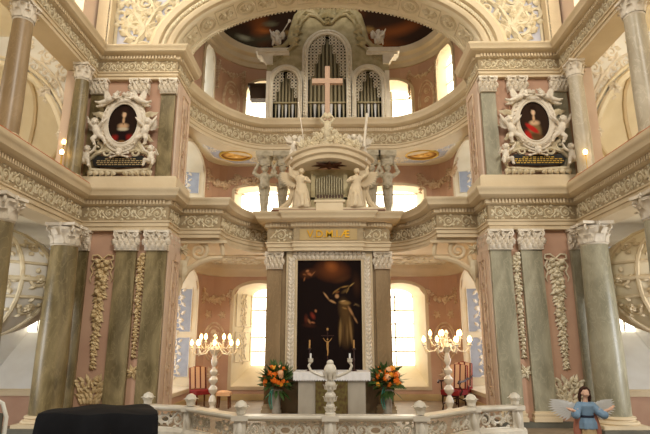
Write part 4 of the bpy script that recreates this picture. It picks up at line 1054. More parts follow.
m = MB(); m.b2(-.7, .7, .15, .2, 0, 1.2); m.build('back_panel', 'organ_wood', t, smooth=False)
m = MB(); cr = FL((0, -.5, 1.5), (1, 0, 0), (0, 0, 1)); rr = random.Random(4)
for i in range(75):
    u = rr.uniform(-.7, .7); v = rr.uniform(-.05, .46*(1-abs(u)/.8)); leaf(m, cr, u, v+.03, rr.uniform(.3, 2.8), .14, .08, .05); m.ball((u, v, .03), .025, 6, 4, F=cr)
for d in (-1, 1): spiral(m, cr, d*.3, .15, .13, 1.3, d, 0, .035); spiral(m, cr, d*.6, .0, .1, 1.3, -d, 0, .03)
m.build('crest_foliage', 'relief', t)
p0 = None
pt = thing('positive_organ', 'small rank of pewter pipes inside the pulpit opening', 'organ', (.02, 12.06, 5.1))
m = MB(); m.b2(-.42, .42, .0, .05, 0, .95); m.b2(-.44, -.34, -.08, 0, .0, .95); m.b2(.34, .44, -.08, 0, .0, .95); m.b2(-.44, .44, -.08, 0, .3, .36); m.b2(-.44, .44, -.08, 0, 0, .05); m.build('case', 'organ_wood', pt, smooth=False)
for i in range(11):
    x = -.3+.06*i; m = MB(); m.lathe([(.006, .36), (.022, .46), (.022, .52), (.022, .93-.02*abs(i-5))], n=10, c=(x, -.05, 0)); m.build('pipe', 'pipe', pt)
m = MB()
for i in range(9): m.b2(-.29+.072*i, -.25+.072*i, -.10, -.09, .34, .42)
m.build('key_row', 'star_brown', pt, smooth=False)
for s in (-1, 1):
    me = robed_mesh(.3*s, -s); me.materials.append(M['cream'])
    a = thing('angel_statue', 'robed stucco angel statue holding up the %s side of the pulpit canopy' % SN[s], 'statue', (s*.6+.01, 11.62, 5.1))
    o = bpy.data.objects.new('body', me); COL.objects.link(o); o.parent = a; o.scale = (1.0, 1.0, .95)
    wings(a, (s*.05, .1, .78), .42, 'cream', sides=(s,), tilt=-.5)
cherub('stand', (-.82, 11.62, 6.28), .62, 'standing cherub on the left end of the pulpit canopy')
cherub('sit', (.62, 11.6, 6.48), .6, 'seated cherub nearer the middle on the right of the pulpit canopy', -1)
cherub('stand', (.84, 11.66, 6.25), .6, 'standing cherub on the right end of the pulpit canopy', -1)
# cross rising in front of the organ
t = thing('altar_cross', 'tall pink wooden cross rising from the pulpit canopy before the organ', 'cross', (-.02, 11.8, 6.7))
m = MB(); m.b2(-.06, .06, -.05, .05, .65, 2.1); m.build('upright', 'cross_wood', t, smooth=False)
m = MB(); m.b2(-.38, .38, -.055, .055, 1.63, 1.76); m.build('crossbeam', 'cross_wood', t, smooth=False)
me = MB(); chain(me, [(0, 0, .15), (0, -.02, .4), (0, 0, .58)], [.07, .09, .08]); headm(me, (0, -.02, .74), .08); chain(me, [(.08, 0, .6), (.16, -.03, .68), (.05, -.04, .84)], [.035, .03, .025]); chain(me, [(-.08, 0, .6), (-.16, -.03, .68), (-.05, -.04, .84)], [.035, .03, .025]); chain(me, [(-.04, 0, .15), (-.05, -.05, -.02), (-.04, 0, -.18)], [.06, .05, .03]); chain(me, [(.04, 0, .15), (.06, -.05, -.02), (.04, 0, -.18)], [.06, .05, .03])
v_ = voxel(me, .014); v_.materials.append(M['relief']); o = bpy.data.objects.new('bearing_figure', v_); COL.objects.link(o); o.parent = t
for x0, z0, x1, z1, th, nm, lb in ((.93, 7.4, .84, 6.55, .03, 'processional_staff', 'thick white staff leaning by the right canopy cherub'), (-.72, 7.7, -.58, 6.72, .012, 'rod', 'thin white rod above the left canopy cherub')):
    m = MB(); m.tube([(x0, 11.5, z0), (x1, 11.5, z1)], th, 8); tag(m.build(nm, 'white_stucco'), lb, 'rod')
# ------------------------------------------------------------------ caryatids under the organ gallery
def herm():
    t = thing('caryatid', '', 'caryatid', (0, 0, 0))
    m = MB(); m.lathe([(.10, 0), (.1, .1), (.07, .14), (.085, .5), (.12, .95), (.13, 1.05)], n=14, flute=.06); m.box((0, 0, .05), (.26, .26, .1)); m.build('tapered_shaft', 'stone_herm', t)
    b = MB(); chain(b, [(0, 0, .95), (0, -.02, 1.15), (0, 0, 1.32)], [.12, .11, .13]); chain(b, [(0, 0, 1.35), (0, 0, 1.45)], [.06, .05]); headm(b, (0, -.03, 1.53), .09)
    for d in (-1, 1):
        chain(b, [(d*.14, 0, 1.34), (d*.26, -.03, 1.42), (d*.17, -.02, 1.66)], [.055, .045, .035]); hand(b, (d*.17, -.02, 1.66), (-d*.4, 0, 1), d, .09)
    me = voxel(b, .016); me.materials.append(M['stone_herm']); o = bpy.data.objects.new('torso', me); COL.objects.link(o); o.parent = t
    m = MB(); m.lathe([(.12, 1.66), (.16, 1.72), (.15, 1.78), (.2, 1.86)], n=16); m.box((0, 0, 1.92), (.42, .36, .14))
    for a in range(8): leaf3(m, (0, 0, 1.64), 2*pi*a/8, .12, 0, .2, .1, .05)
    m.build('capital', 'stone_herm', t); m = MB(); G3 = FL((0, -.14, 1.0), (1, 0, 0), (0, 0, 1)); festoon(m, G3, -.14, .1, .14, .1, .1, .035, 8); m.build('waist_garland', 'stone_herm', t)
    return t
h0 = herm(); hs = [(-1.70, 'outermost on the left'), (-1.22, 'second from the left, beside the pulpit'), (1.14, 'third from the left, beside the pulpit'), (1.56, 'outermost on the right')]
for i, (x, l) in enumerate(hs):
    o = h0 if i == 0 else dup(h0); o.location = (x, 13.2, 5.02); o.scale = (1.12, 1.1, 1.02); o['label'] = 'stone caryatid under the organ gallery, '+l; o['group'] = 'caryatids under the organ gallery'

# ------------------------------------------------------------------ main organ
OZ, OY = 7.95, 13.2
t = thing('pipe_organ', 'large baroque pipe organ with three arched pipe fields and volute top', 'organ', (-.02, OY, OZ)); t.scale = (1.03, 1, 1.0)
def sil(u):
    a = abs(u)
    if a > 1.12: return 2.12
    if a > .78: q = (1.12-a)/.34; return 2.12+1.15*q*q*(3-2*q)
    return 3.27+.24*cos(a/.78*pi/2)
def plate(mb, ops, y, hw=1.66):
    us = sorted(set([-hw+2*hw*i/60 for i in range(61)]+[x for o in ops for x in [o[0]+(o[1]-o[0])*k/14 for k in range(15)]]))
    for a, b in zip(us, us[1:]):
        if b-a < 1e-5: continue
        op = [o for o in ops if o[0]-1e-6 <= a and b <= o[1]+1e-6]
        if op:
            o = op[0]; c, h = (o[0]+o[1])/2, (o[1]-o[0])/2; T = lambda u: o[3]+o[4]*sqrt(max(0, 1-((u-c)/h)**2)); za, zb = T(a), T(b)
            mb.prism([(a, 0), (b, 0), (b, .1), (a, .1)], 0, .12, lambda x, z, w_: (x, y+w_, z))
        else: za = zb = 0
        mb.prism([(a, za), (b, zb), (b, sil(b)), (a, sil(a))], 0, .12, lambda x, z, w_: (x, y+w_, z))
oo = [(-.56, .52, .1, 2.05, .62), (-1.5, -.78, .1, 1.15, .42), (.74, 1.46, .1, 1.15, .42)]
m = MB(); plate(m, oo, 0); m.build('case_front', 'organ_wood', t, smooth=False)
m = MB(); n = 60; pts = [(-1.62, 0)]+[(1.62, 0)]+[(1.62-3.24*i/n, sil(1.62-3.24*i/n)-.02) for i in range(n+1)]
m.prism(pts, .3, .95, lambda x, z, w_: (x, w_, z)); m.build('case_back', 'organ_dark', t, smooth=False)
m = MB(); m.b2(-1.66, -1.6, .1, .95, 0, 2.1); m.b2(1.6, 1.66, .1, .95, 0, 2.1); m.build('case_sides', 'organ_wood', t, smooth=False)
m = MB(); G = FL((0, -.01, 0), (1, 0, 0), (0, 0, 1))
for o_ in oo:
    for g_, th in ((.02, .05), (.10, .045)):
        pts = outline(o_, 18, g_)[1:]; pts = pts+[(o_[0]-g_, .1)]; m.tube([(u, v, .02) for u, v in pts], th, 6, F=G)
    for u, v in outline(o_, 34, .06)[2:]: m.ball((u, v, .07), .032, 6, 4, F=G)
    for k in range(20):
        for e in (o_[0]-.06, o_[1]+.06): m.ball((e, .15+(o_[3]-.15)*k/20, .07), .032, 6, 4, F=G)
for u in (-1.6, -.67, .63, 1.6): m.prism([(u-.06, 0), (u+.06, 0), (u+.06, 1.5), (u-.06, 1.5)], .0, .05, G)
for s in (-1, 1):
    for k in range(4): m.prism([(s*1.5, 1.72+.1*k), (s*(1.66+.06*k), 1.72+.1*k), (s*(1.7+.06*k), 1.82+.1*k), (s*1.5, 1.82+.1*k)], -.2, .04, G)
for s in (-1, 1):
    m.b2(*sorted((s*1.06, s*1.96)), -.1, .3, 2.08, 2.2); m.b2(*sorted((s*1.05, s*1.9)), -.06, .3, 2.0, 2.08)
m.build('arch_mouldings', 'organ_fret', t)
for o_ in oo:
    m = MB(); c, h = (o_[0]+o_[1])/2, (o_[1]-o_[0])/2; apex = o_[3]+o_[4]*.93; st_ = .098
    zz = o_[3]-h*1.35
    while zz < apex:
        uu = -h+st_/2
        while uu < h:
            inside = (zz < o_[3]) or ((uu/h)**2+((zz-o_[3])/o_[4])**2 < .94)
            if inside and zz > apex-(h*1.05)*(abs(uu)/h)**1.1*3.0-.02 and abs(uu) > .02:
                m.tube([(c+uu+.04*cos(a), zz+.04*sin(a), -.02) for a in [2*pi*i/8 for i in range(8)]], .0125, 4, closed=True, F=G); m.ball((c+uu+.049, zz+.049, -.02), .016, 5, 4, F=G)
            uu += st_
        zz += st_
    m.build('fretwork', 'organ_fret', t)
for o_ in oo:
    c, h = (o_[0]+o_[1])/2, (o_[1]-o_[0])/2; n = 9 if h > .5 else 7
    for i in range(n):
        u = c-h+.04+(2*h-.08)*(i+.5)/n; r_ = (2*h-.08)/n*.42; zt = o_[3]+o_[4]*.95-abs(u-c)*1.5
        m = MB(); m.lathe([(r_, .62), (r_, zt)], n=12, c=(u, .2, 0)); p = m.build('pipe', 'pipe', t)
        m = MB(); m.lathe([(r_*.3, .1), (r_*.95, .55), (r_, .62)], n=12, c=(u, .2, 0)); m.build('pipe_foot', 'candle_white' if i % 2 else 'pipe', p)
m = MB(); 
for o_ in oo: m.b2(o_[0], o_[1], .1, .14, .6, .64)
m.build('pipe_rail', 'organ_wood', t, smooth=False)
for s in (-1, 1):
    m = MB(); pts = []
    for i in range(22):
        q = i/21; a = (-.3+2*pi*1.15*q); rr_ = .3*(1-.8*q); pts.append((s*(.84-rr_*cos(a)*1.0+.0), 3.0+rr_*sin(a), .04))
    base = [(s*1.5, 2.22, .04), (s*1.22, 2.26, .04), (s*1.05, 2.45, .04), (s*.98, 2.78, .04), (s*.84, 3.2, .04), (s*.64, 3.42, .04), (s*.4, 3.36, .04), (s*.2, 3.12, .04)]
    m.tube(base, [.05, .07, .08, .09, .12, .12, .09, .05], 8, F=G); m.tube([(b[0]-s*.12, b[1]-.14, .05) for b in base[1:]], [.05]*7, 6, F=G)
    for i, b in enumerate(base[2:7]): leaf(m, G, b[0], b[1], pi/2+s*(1.3-.3*i), .34, .2, .12, w0=.05); leaf(m, G, b[0], b[1]-.06, pi/2+s*(1.9-.3*i), .3, .18, .12, w0=.05)
    acanthus_branch(m, G, [(s*1.15, 2.1-.05), (s*1.3, 1.98), (s*1.45, 1.92)], .1, .015)
    m.build('volute', 'organ_wood', t)
m = MB()
for k in range(9): leaf(m, G, (k-4)*.05, 3.2, pi/2+(k-4)*.3, .36, .16, .1, w0=.06)
rosette(m, G, 0, 3.05, .14, .08, 6, w0=.06); m.build('crown_leaf', 'organ_wood', t)
m = MB(); m.b2(-2.2, -1.66, .6, .9, 1.0, 1.4); m.b2(-2.26, -1.66, .56, .92, 1.38, 1.46); m.build('side_wing', 'dark_window_wood', t, smooth=False)
for s in (-1, 1):
    c = cherub('sit', (s*1.42-.02, 13.14, 10.27), .62, 'white cherub %s on the %s shoulder of the big organ' % ('blowing a trumpet' if s < 0 else 'with raised arms', SN[s]), s)
m = MB(); m.lathe([(.012, 0), (.014, .3), (.05, .4)], n=8); o = m.build('trumpet', 'white_stucco'); o.location = (-1.28, 13.0, 10.6); o.rotation_euler = (0, .5, 0); tag(o, 'short white trumpet held up by the left organ cherub', 'trumpet')

# ------------------------------------------------------------------ altar
t = thing('altar', 'stone altar table with white lace cloth and dark brocade front', 'altar', (.07, 11.0, .6)); t.scale = (.92, 1, 1)
m = MB(); m.b2(-.74, .74, .05, .9, 0, .80); m.b2(-.82, .82, 0, .98, .80, .88); m.build('altar_block', 'altar_stone', t, smooth=False)
m = MB(); n = 60
m.b2(-.835, .835, -.015, .99, .88, .9)
for i in range(n): x0, x1 = -.835+1.67*i/n, -.835+1.67*(i+1)/n; d = .13+.018*(i % 2); m.prism([(x0, .88), (x1, .88), (x1, .88-d), (x0, .88-d)], -.0, .01, lambda x, z, w_: (x, -.015-w_-.008*sin(x*40), z))
for s in (-1, 1): m.b2(*sorted((s*.835, s*.85)), -.015, .99, .74, .9)
m.build('altar_cloth', 'linen', t, smooth=False)
m = MB(); m.b2(-.36, .35, .02, .05, .0, .79); m.build('antependium', 'altar_cloth', t, smooth=False)
for s in (-1, 1):
    x = .07+s*.47
    t = thing('altar_candlestick', 'thin dark candlestick with a gold candle on the %s of the altar' % SN[s], 'candlestick', (x, 11.4, 1.5))
    m = MB(); m.lathe([(.06, 0), (.06, .015), (.015, .04), (.012, .2), (.022, .24), (.012, .28), (.011, .42), (.035, .45), (.03, .47)], n=12); m.build('stem', 'dark_wood', t)
    m = MB(); m.lathe([(.018, .47), (.018, .64)], n=12); m.build('candle', 'candle_gold', t)
t = thing('altar_crucifix', 'small golden crucified figure on a thin dark cross standing on the altar', 'crucifix', (-.02, 11.5, 1.5))
m = MB(); m.b2(-.012, .012, 0, .02, 0, .92); m.b2(-.14, .14, 0, .02, .72, .74); m.b2(-.08, .08, -.05, .07, 0, .03); m.build('cross', 'dark_wood', t, smooth=False)
b = MB(); chain(b, [(0, -.02, .52), (0, -.03, .6), (0, -.02, .68)], [.03, .035, .035]); b.ball((0, -.035, .76), (.028, .03, .035)); chain(b, [(0, -.02, .5), (.012, -.04, .4), (0, -.02, .3)], [.03, .022, .014])
for d in (-1, 1): chain(b, [(d*.03, -.02, .69), (d*.08, -.02, .73), (d*.13, -.02, .80)], [.014, .012, .01])
me = voxel(b, .006); me.materials.append(M['candle_gold']); o = bpy.data.objects.new('figure', me); COL.objects.link(o); o.parent = t; o.scale = (.7, .8, .72); o.location = (0, 0, .1)
m = MB(); m.b2(-.02, .02, -.005, 0, .84, .89); m.build('title_plate', 'candle_gold', t, smooth=False)

# ------------------------------------------------------------------ communion rail
t = thing('communion_rail', 'carved white openwork communion rail running across the chancel front', 'railing', (.05, 0, 0))
rp = [(-3.2, 9.3), (-2.3, 9.0), (-1.8, 8.45)]+[(-1.3, 8.0), (1.3, 8.0)]+[(1.8, 8.45), (2.3, 9.0), (3.2, 9.3)]
m = MB(); m.sweep(rp, [(-.09, 1.0), (.09, 1.0), (.12, 1.03), (.12, 1.05), (.1, 1.07), (-.1, 1.07), (-.12, 1.05), (-.12, 1.03)]); m.build('top_rail', 'marble_white', t)
m = MB(); m.sweep(rp, [(-.1, .6), (.12, .6), (.12, .68), (.08, .72), (-.08, .72), (-.1, .68)]); m.build('base_rail', 'marble_white', t)
for a, b in zip(rp, rp[1:]):
    f = FP([a, b], .86, 0, 1)
    L = f.L
    nn = 2 if L > 2 else 1
    for k in range(nn):
        u0, u1 = L*k/nn+.08, L*(k+1)/nn-.08; m = MB(); uc_ = (u0+u1)/2
        for v in (-.135, .135): m.tube([(u0, v, 0), (u1, v, 0)], .014, 5, F=f)
        rinceau(m, f, u0, uc_-.09, 0, .27, .02); rinceau(m, f, uc_+.09, u1, 0, .27, .02)
        m.tube([(uc_+.085*cos(q), .055*sin(q), 0) for q in [2*pi*i/16 for i in range(16)]], .018, 5, closed=True, F=f)
        for q in range(6): an = 2*pi*q/6; leaf(m, f, uc_+.09*cos(an), .06*sin(an), an, .07, .05, .03)
        m.build('openwork_panel', 'marble_white', t)
for i, (x, y, knob) in enumerate(((-1.3, 8.0, 1), (1.3, 8.0, 1), (-2.3, 9.0, 1), (2.3, 9.0, 1), (3.1, 9.27, 1), (-3.1, 9.27, 1), (0, 7.98, 0))):
    m = MB(); m.b2(x-.1, x+.1, y-.1, y+.1, .6, .7); m.b2(x-.085, x+.085, y-.085, y+.085, .7, 1.0); G4 = FL((x, y-.09, .85), (1, 0, 0), (0, 0, 1))
    m.lathe([(.02, -.13), (.05, -.05), (.055, .02), (.03, .1), (.02, .13)], n=10, c=(x, y-.08, .85)); m.b2(x-.12, x+.12, y-.13, y+.12, 1.0, 1.07)
    p = m.build('post', 'marble_white', t)
    if knob:
        m = MB(); m.lathe([(.03, 1.07), (.05, 1.09), (.035, 1.11), (.085, 1.15), (.095, 1.19), (.07, 1.24), (.02, 1.27)], n=14, c=(x, y, 0))
        for k in range(8): leaf3(m, (x, y, 1.08), 2*pi*k/8, .04, 0, .14, .07, .05)
        m.build('bud_finial', 'marble_white', p)
# two armed candelabrum on the rail
t = thing('rail_candelabrum', 'beaded white candelabrum with two curved arms standing on the middle of the rail', 'candelabrum', (.05, 7.98, 1.07))
m = MB(); m.lathe([(.08, 0), (.085, .03), (.05, .06), (.045, .8)], n=16)
for z, r_, h in ((.13, .07, .07), (.29, .085, .08), (.47, .082, .08), (.68, .098, .13)):
    m.ball((0, 0, z), (r_, r_, h), 18, 12)
    for k in range(8): leaf3(m, (0, 0, z-h), 2*pi*k/8, r_*.75, 0, h*1.15, .05, .01)
m.ball((0, 0, .81), (.055, .055, .05), 12, 8)
m.build('stem', 'marble_white', t); t.scale = (.95, .95, .9)
for s in (-1, 1):
    m = MB(); m.tube([(s*.05, 0, .60), (s*.13, 0, .60), (s*.22, 0, .64), (s*.3, 0, .68), (s*.335, 0, .76), (s*.30, 0, .83)], [.024, .022, .025, .022, .02, .018], 8); m.lathe([(.015, 0), (.04, .03), (.038, .07), (.045, .08)], n=10, c=(s*.305, 0, .8)); a = m.build('arm', 'marble_white', t)
    m = MB(); m.lathe([(.014, .87), (.014, .96)], n=8, c=(s*.305, 0, 0)); m.build('candle', 'candle_white', t)

# ------------------------------------------------------------------ floor candelabra
def big_candelabrum(x, y, sc, lab):
    t = thing('standing_candelabrum', lab, 'candelabrum', (x, y, .6)); t.scale = (sc, sc, sc)
    m = MB(); m.lathe([(.16, 0), (.15, .03), (.06, .07), (.05, .1), (.09, .2), (.06, .3), (.03, .34), (.085, .40), (.1, .46), (.07, .52), (.04, .55), (.095, .62), (.1, .67), (.05, .73), (.035, .75), (.08, .8), (.085, .85), (.045, .9), (.03, .94), (.06, 1.0), (.07, 1.06), (.05, 1.14), (.04, 1.2), (.09, 1.27), (.14, 1.33), (.10, 1.37), (.03, 1.42), (.03, 1.6), (.05, 1.62), (.015, 1.68)], n=18, flute=.04)
    m.build('stem', 'porcelain', t)
    arms = [(.52, 1.37, 8, 0), (.34, 1.50, 5, .3)]
    k = 0
    for R_, zc, n, off in arms:
        for i in range(n):
            a = 2*pi*i/n+off+.2; ca, sa = cos(a), sin(a)
            m = MB(); m.tube([(R_*q*ca, R_*q*sa, z) for q, z in ((.08, zc-.08), (.3, zc-.02), (.55, zc-.13), (.8, zc-.15), (.98, zc-.06), (1, zc))], [.016, .015, .014, .013, .012, .012], 6)
            m.lathe([(.012, 0), (.045, .012), (.04, .025), (.016, .03), (.016, .075)], n=10, c=(R_*ca, R_*sa, zc-.02)); ar = m.build('arm', 'porcelain', t)
            m = MB(); m.lathe([(.014, 0), (.034, .03), (.036, .06), (.022, .1), (.004, .13)], n=10, c=(R_*ca, R_*sa, zc+.055)); m.build('bulb', 'bulb', ar)
            m = MB()
            for j in range(4): m.ball((R_*(.97-.02*j)*ca, R_*(.97-.02*j)*sa, zc-.06-.035*j), (.014, .014, .018), 6, 4)
            for j in range(7): q = j/6; m.ball((R_*(.2+.75*q)*ca, R_*(.2+.75*q)*sa, zc+.02-.16*sin(q*pi)), .011, 5, 4)
            m.build('crystal_drops', 'glass_bead', ar)
    l = bpy.data.lights.new('candle_light', 'POINT'); l.energy = 16; l.color = (1, .68, .36); l.shadow_soft_size = .3
    o = bpy.data.objects.new('candle_light', l); COL.objects.link(o); o.parent = t; o.location = (0, 0, 1.85)
    return t
big_candelabrum(-2.62, 12.3, 1.0, 'lit white crystal candelabrum on a beaded stand beside the striped side chair')
big_candelabrum(2.66, 12.1, 1.05, 'lit white crystal candelabrum on a beaded stand before the two red armchairs')

# ------------------------------------------------------------------ seats
def chair(x, y, rz, sc, lab, arms=False, seat='red_fabric'):
    t = thing('armchair' if arms else 'side_chair', lab, 'chair', (x, y, .6), rz); t.scale = (sc, sc, sc)
    m = MB(); m.b2(-.26, .26, -.27, .24, .38, .50); m.tube([(-.24, -.25, .47), (.24, -.25, .47), (.24, .22, .47), (-.24, .22, .47)], .04, 6, closed=True); m.build('seat', seat, t)
    m = MB(); F_ = FL((0, .2, .45), (1, 0, 0), (0, .16, 1)); m.prism([(-.25, .08), (.25, .08), (.25, .66), (.2, .69), (0, .7), (-.2, .69), (-.25, .66)], -.03, .04, F_); m.build('backrest', 'stripe', t)
    m = MB(); m.tube([(-.255, .06, 0), (-.255, .67, 0), (0, .71, 0), (.255, .67, 0), (.255, .06, 0)], .022, 6, F=F_); m.build('back_piping', 'red_fabric', t)
    for px, py in ((-.22, -.23), (.22, -.23), (-.22, .22), (.22, .22)):
        m = MB(); m.tube([(px, py, .38), (px*1.05, py*1.06, .2), (px, py, .1), (px*1.08, py*1.1, 0)], [.032, .024, .018, .022], 6); m.build('leg', 'dark_wood' if arms else 'wood', t)
    if arms:
        for s in (-1, 1):
            m = MB(); m.tube([(s*.27, .26, .80), (s*.29, .05, .74), (s*.29, -.15, .72), (s*.30, -.27, .74), (s*.30, -.32, .69)], [.02, .024, .024, .03, .03], 7)
            m.tube([(s*.27, -.2, .38), (s*.3, -.13, .5), (s*.27, -.2, .62), (s*.29, -.17, .72)], [.026, .02, .02, .02], 6); m.build('arm', 'dark_wood', t)
        m = MB(); m.tube([(-.22, -.2, .16), (0, -.2, .24), (.22, -.2, .16)], .018, 6); m.tube([(-.22, -.23, .36), (.22, -.23, .36)], .025, 6); m.build('stretcher', 'dark_wood', t)
    return t
chair(-3.02, 12.85, R(38), .80, 'striped side chair with red seat, standing behind the left crystal candelabrum')
chair(2.88, 12.55, R(-42), .86, 'red striped armchair with dark carved arms nearest the right candelabrum', True)
chair(3.16, 13.2, R(-36), .88, 'red striped armchair with dark carved arms, the rear one by the right wall', True)
t = thing('footstool', 'low stool with pale pink cushion just right of the left candelabrum stand', 'stool', (-2.45, 12.75, .6))
m = MB(); m.b2(-.16, .16, -.14, .14, .28, .36); m.ball((0, 0, .35), (.17, .15, .05), 12, 6); m.build('seat', 'peach', t)
for px in (-.12, .12):
    for py in (-.1, .1): m = MB(); m.tube([(px, py, .3), (px*1.1, py*1.1, 0)], [.022, .016], 6); m.build('leg', 'wood', t)

# ------------------------------------------------------------------ flowers
def bouquet(x, y, lab, seed):
    rn = random.Random(seed); t = thing('flower_vase', lab, 'flowers', (x, y, .6))
    m = MB(); m.lathe([(.09, 0), (.1, .02), (.085, .1), (.10, .35), (.13, .5), (.12, .52)], n=16); m.build('vase', 'vase', t)
    m = MB()
    for i in range(170):
        a = rn.uniform(0, 2*pi); el = rn.uniform(-.5, 1.3); r_ = rn.uniform(.1, .26); c = Vector((cos(a)*cos(el), sin(a)*cos(el), sin(el)*.9+.1))*r_+Vector((0, 0, .66))
        d = Vector((cos(a)*cos(el), sin(a)*cos(el), sin(el)+.1)); G5 = FL(c, d, d.orthogonal() if rn.random() < .5 else Vector((0, 0, 1)).cross(d)+Vector((.01, 0, 0))); leaf(m, G5, 0, 0, 0, rn.uniform(.14, .3), rn.uniform(.05, .09), .015, rn.uniform(-.3, .3))
    for i in range(14): a = rn.uniform(0, 6.28); G5 = FL((cos(a)*.12, sin(a)*.12, .5), (cos(a), sin(a), -.9), (-sin(a), cos(a), 0)); leaf(m, G5, 0, 0, 0, rn.uniform(.15, .35), .07, .015)
    m.build('foliage', 'leaf_green', t)
    for i in range(28):
        a = pi+rn.uniform(0, pi) if i < 23 else rn.uniform(0, pi); el = rn.uniform(-.25, 1.25); c = Vector((cos(a)*cos(el), sin(a)*cos(el), sin(el)))*rn.uniform(.24, .3)+Vector((0, 0, .70)); m = MB(); q = rn.uniform(.046, .064)
        m.ball(c, q*.7, 8, 6); nrm = (c-Vector((0, 0, .7))).normalized(); G6 = FL(c, nrm.orthogonal(), nrm.cross(nrm.orthogonal()))
        for k in range(7): leaf(m, G6, 0, 0, 2*pi*k/7, q*1.25, q*1.1, q*.9)
        m.build('flower', rn.choice(['orange', 'orange', 'peach', 'yellow_orange', 'orange']), t)
    m = MB()
    for dx in (-.09, -.06): m.tube([(dx, -.13, .58), (dx*1.3-.01, -.15, .45), (dx*1.6, -.145, .3), (dx*1.2+.01, -.15, .14)], [.008, .013, .012, .008], 5, flat=.3)
    m.build('ribbon', 'teal_ribbon', t)
bouquet(-1.1, 11.55, 'orange flower bouquet with teal ribbon in a vase left of the altar', 2)
bouquet(1.24, 11.55, 'orange flower bouquet with teal ribbon in a vase right of the altar', 5)

# ------------------------------------------------------------------ draped piano
t = None; m = MB()
outl = [(-3.68, 6.98), (-3.0, 6.92), (-2.2, 6.95), (-2.14, 7.02), (-2.42, 7.7), (-2.6, 7.95), (-3.3, 7.95), (-3.75, 7.5)]
pp = []
for i in range(len(outl)):
    a, b = Vector(outl[i]), Vector(outl[(i+1) % len(outl)]); k = max(2, int((b-a).length/.05))
    for j in range(k): pp.append(a+(b-a)*j/k)
n = len(pp); rows = []; cN = Vector((-2.95, 7.4))
def skirt(z, amp, out):
    r_ = []
    for i, p in enumerate(pp):
        d = (p-cN).normalized(); w_ = amp*(sin(i*.55)+.6*sin(i*.93+1)+.4*sin(i*.31)); q = p+d*(out+w_); r_.append((q.x, q.y, z+.01*sin(i*.4)))
    return r_
sk = [skirt(1.22, 0, -.06), skirt(1.21, .002, -.01), skirt(1.15, .006, .01), skirt(1.0, .014, .02), skirt(.7, .024, .035), skirt(.4, .032, .05), skirt(.02, .04, .07)]
vs = [(cN.x, cN.y, 1.235)]+[tuple(v) for r_ in sk for v in r_]
fs = [(0, 1+i, 1+(i+1) % n) for i in range(n)]+[(1+j*n+i, 1+j*n+(i+1) % n, 1+(j+1)*n+(i+1) % n, 1+(j+1)*n+i) for j in range(len(sk)-1) for i in range(n)]
m.add(vs, fs); o = m.build('draped_piano', 'black_cloth'); tag(o, 'grand piano fully covered by a black cloth at the lower left', 'piano')
# white framed board at the left edge
t = thing('notice_board', 'white rounded frame with dark panel at the lower left edge', 'board', (-3.85, 6.0, 0))
m = MB(); m.tube([(-.35, 0, 0), (-.35, 0, 1.35), (-.28, 0, 1.47), (-.15, 0, 1.5), (.18, 0, 1.5), (.3, 0, 1.44), (.36, 0, 1.3), (.37, 0, 0)], .022, 8); m.build('frame', 'white_frame', t)
m = MB(); m.b2(-.31, .32, -.01, .01, .5, 1.34); m.build('panel', 'pedestal', t, smooth=False)

# ------------------------------------------------------------------ painted angel statue
t = thing('painted_angel_statue', 'painted wooden angel in a light blue tunic with spread white wings and open arms', 'statue', (3.57, 7.62, .55))
def off(me, mt, nm):
    me.materials.append(M[mt]); o = bpy.data.objects.new(nm, me); COL.objects.link(o); o.parent = t; return o
b = MB(); chain(b, [(0, 0, .76), (0, 0, .5), (0, 0, .3)], [.035, .055, .06]); cap(b, (0, 0, .74), (0, -.01, .80), .032, .03); headm(b, (0, -.02, .865), .06, (0, -1, -.05), hair=False)
for d in (-1, 1):
    chain(b, [(0, 0, .68), (d*.12, -.03, .66), (d*.18, -.08, .62), (d*.245, -.12, .655)], [.03, .03, .026, .02]); hand(b, (d*.245, -.12, .655), (d*.8, -.2, .55 if d > 0 else .2), d, .095, n=(0, -.4, 1))
    chain(b, [(d*.03, 0, .32), (d*.05, 0, .2), (d*.05, 0, .06)], [.05, .04, .028]); cap(b, (d*.05, 0, .03), (d*.06, -.09, .02), .03, .022)
off(voxel(b, .007, 1), 'skin', 'body')
b = MB(); n = 28; prof = [(.125, .40), (.12, .48), (.085, .56), (.095, .64), (.11, .70), (.06, .745)]; vs = []
for r_, z in prof:
    for i in range(n): a = 2*pi*i/n; q = r_*(1+(.08*sin(a*8) if z < .55 else 0)); vs.append((q*cos(a), q*sin(a)*.7, z))
b.add(vs, [(j*n+i, j*n+(i+1) % n, (j+1)*n+(i+1) % n, (j+1)*n+i) for j in range(5) for i in range(n)]+[tuple(range(n))[::-1], tuple(5*n+i for i in range(n))])
for d in (-1, 1): chain(b, [(d*.09, 0, .70), (d*.15, -.03, .62), (d*.19, -.09, .59)], [.05, .055, .06])
off(voxel(b, .008, 1), 'blue_tunic', 'tunic')
b = MB(); vs = []; prof = [(.15, .02), (.145, .12), (.13, .3), (.11, .45)]
for r_, z in prof:
    for i in range(n): a = 2*pi*i/n; q = r_*(1+.09*sin(a*9+z*4)); vs.append((q*cos(a)*.85, q*sin(a)*.68, z))
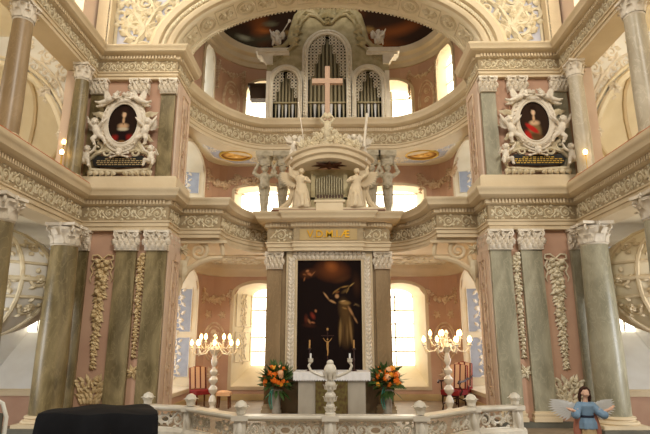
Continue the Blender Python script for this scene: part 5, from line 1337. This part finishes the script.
b.add(vs, [(j*n+i, j*n+(i+1) % n, (j+1)*n+(i+1) % n, (j+1)*n+i) for j in range(3) for i in range(n)]+[tuple(range(n))[::-1], tuple(3*n+i for i in range(n))]); off(voxel(b, .009, 1), 'beige_cloth', 'robe')
b = MB(); 
for d in (-1, 1): chain(b, [(d*.09, .04, .66), (d*.14, .03, .4), (d*.13, .02, .08)], [.04, .05, .05])
chain(b, [(0, .07, .66), (0, .09, .3), (0, .09, .06)], [.07, .09, .09]); off(voxel(b, .01, 1), 'rose_cloth', 'mantle')
b = MB()
for i in range(60):
    th = pi*(.0+.62*((i*13) % 60)/60); ph = 2*pi*i*.618; q = Vector((sin(th)*cos(ph), sin(th)*sin(ph), cos(th)))
    if q.y < -.35 and q.z < .75: continue
    b.ball(Vector((0, -.01, .875))+q*.058, .022, 6, 5)
for d in (-1, 1): chain(b, [(d*.055, .0, .87), (d*.07, .01, .81), (d*.065, .02, .755)], [.025, .026, .018])
off(voxel(b, .006, 1), 'hair_brown', 'hair')
m = MB(); m.lathe([(.093, .545), (.1, .55), (.1, .57), (.093, .575)], n=20, sy=.72, cap=False); m.build('belt', 'belt', t)
for s in (-1, 1): o = wg.build('wing', 'grey_white', t); o.location = (s*.05, .06, .68); o.scale = (s*.36, .36, .27); o.rotation_euler = (0, s*.38, R(8)*s)
m = MB(); m.b2(-.2, .2, -.16, .16, -.55, 0); m.b2(-.22, .22, -.18, .18, -.02, .02); m.build('plinth', 'pedestal', t, smooth=False)

# ------------------------------------------------------------------ gallery lamps
for x, y, z, l in ((-5.22, 9.6, 5.93, 'small lit gallery lamp, the higher one left of the slim left column'), (-4.99, 9.15, 5.55, 'small lit gallery lamp, the lower one in front of the slim left column'), (4.78, 9.15, 5.5, 'small lit gallery lamp beside the slim right column')):
    t = thing('gallery_lamp', l, 'lamp', (x, y, 5.1)); h = z-5.1
    m = MB(); m.lathe([(.03, 0), (.03, .02), (.008, .04), (.008, h-.06), (.025, h-.04), (.012, h-.02)], n=10); m.build('stem', 'gold_paint', t)
    m = MB(); m.ball((0, 0, h+.02), (.04, .04, .055), 10, 8); m.build('bulb', 'bulb', t)
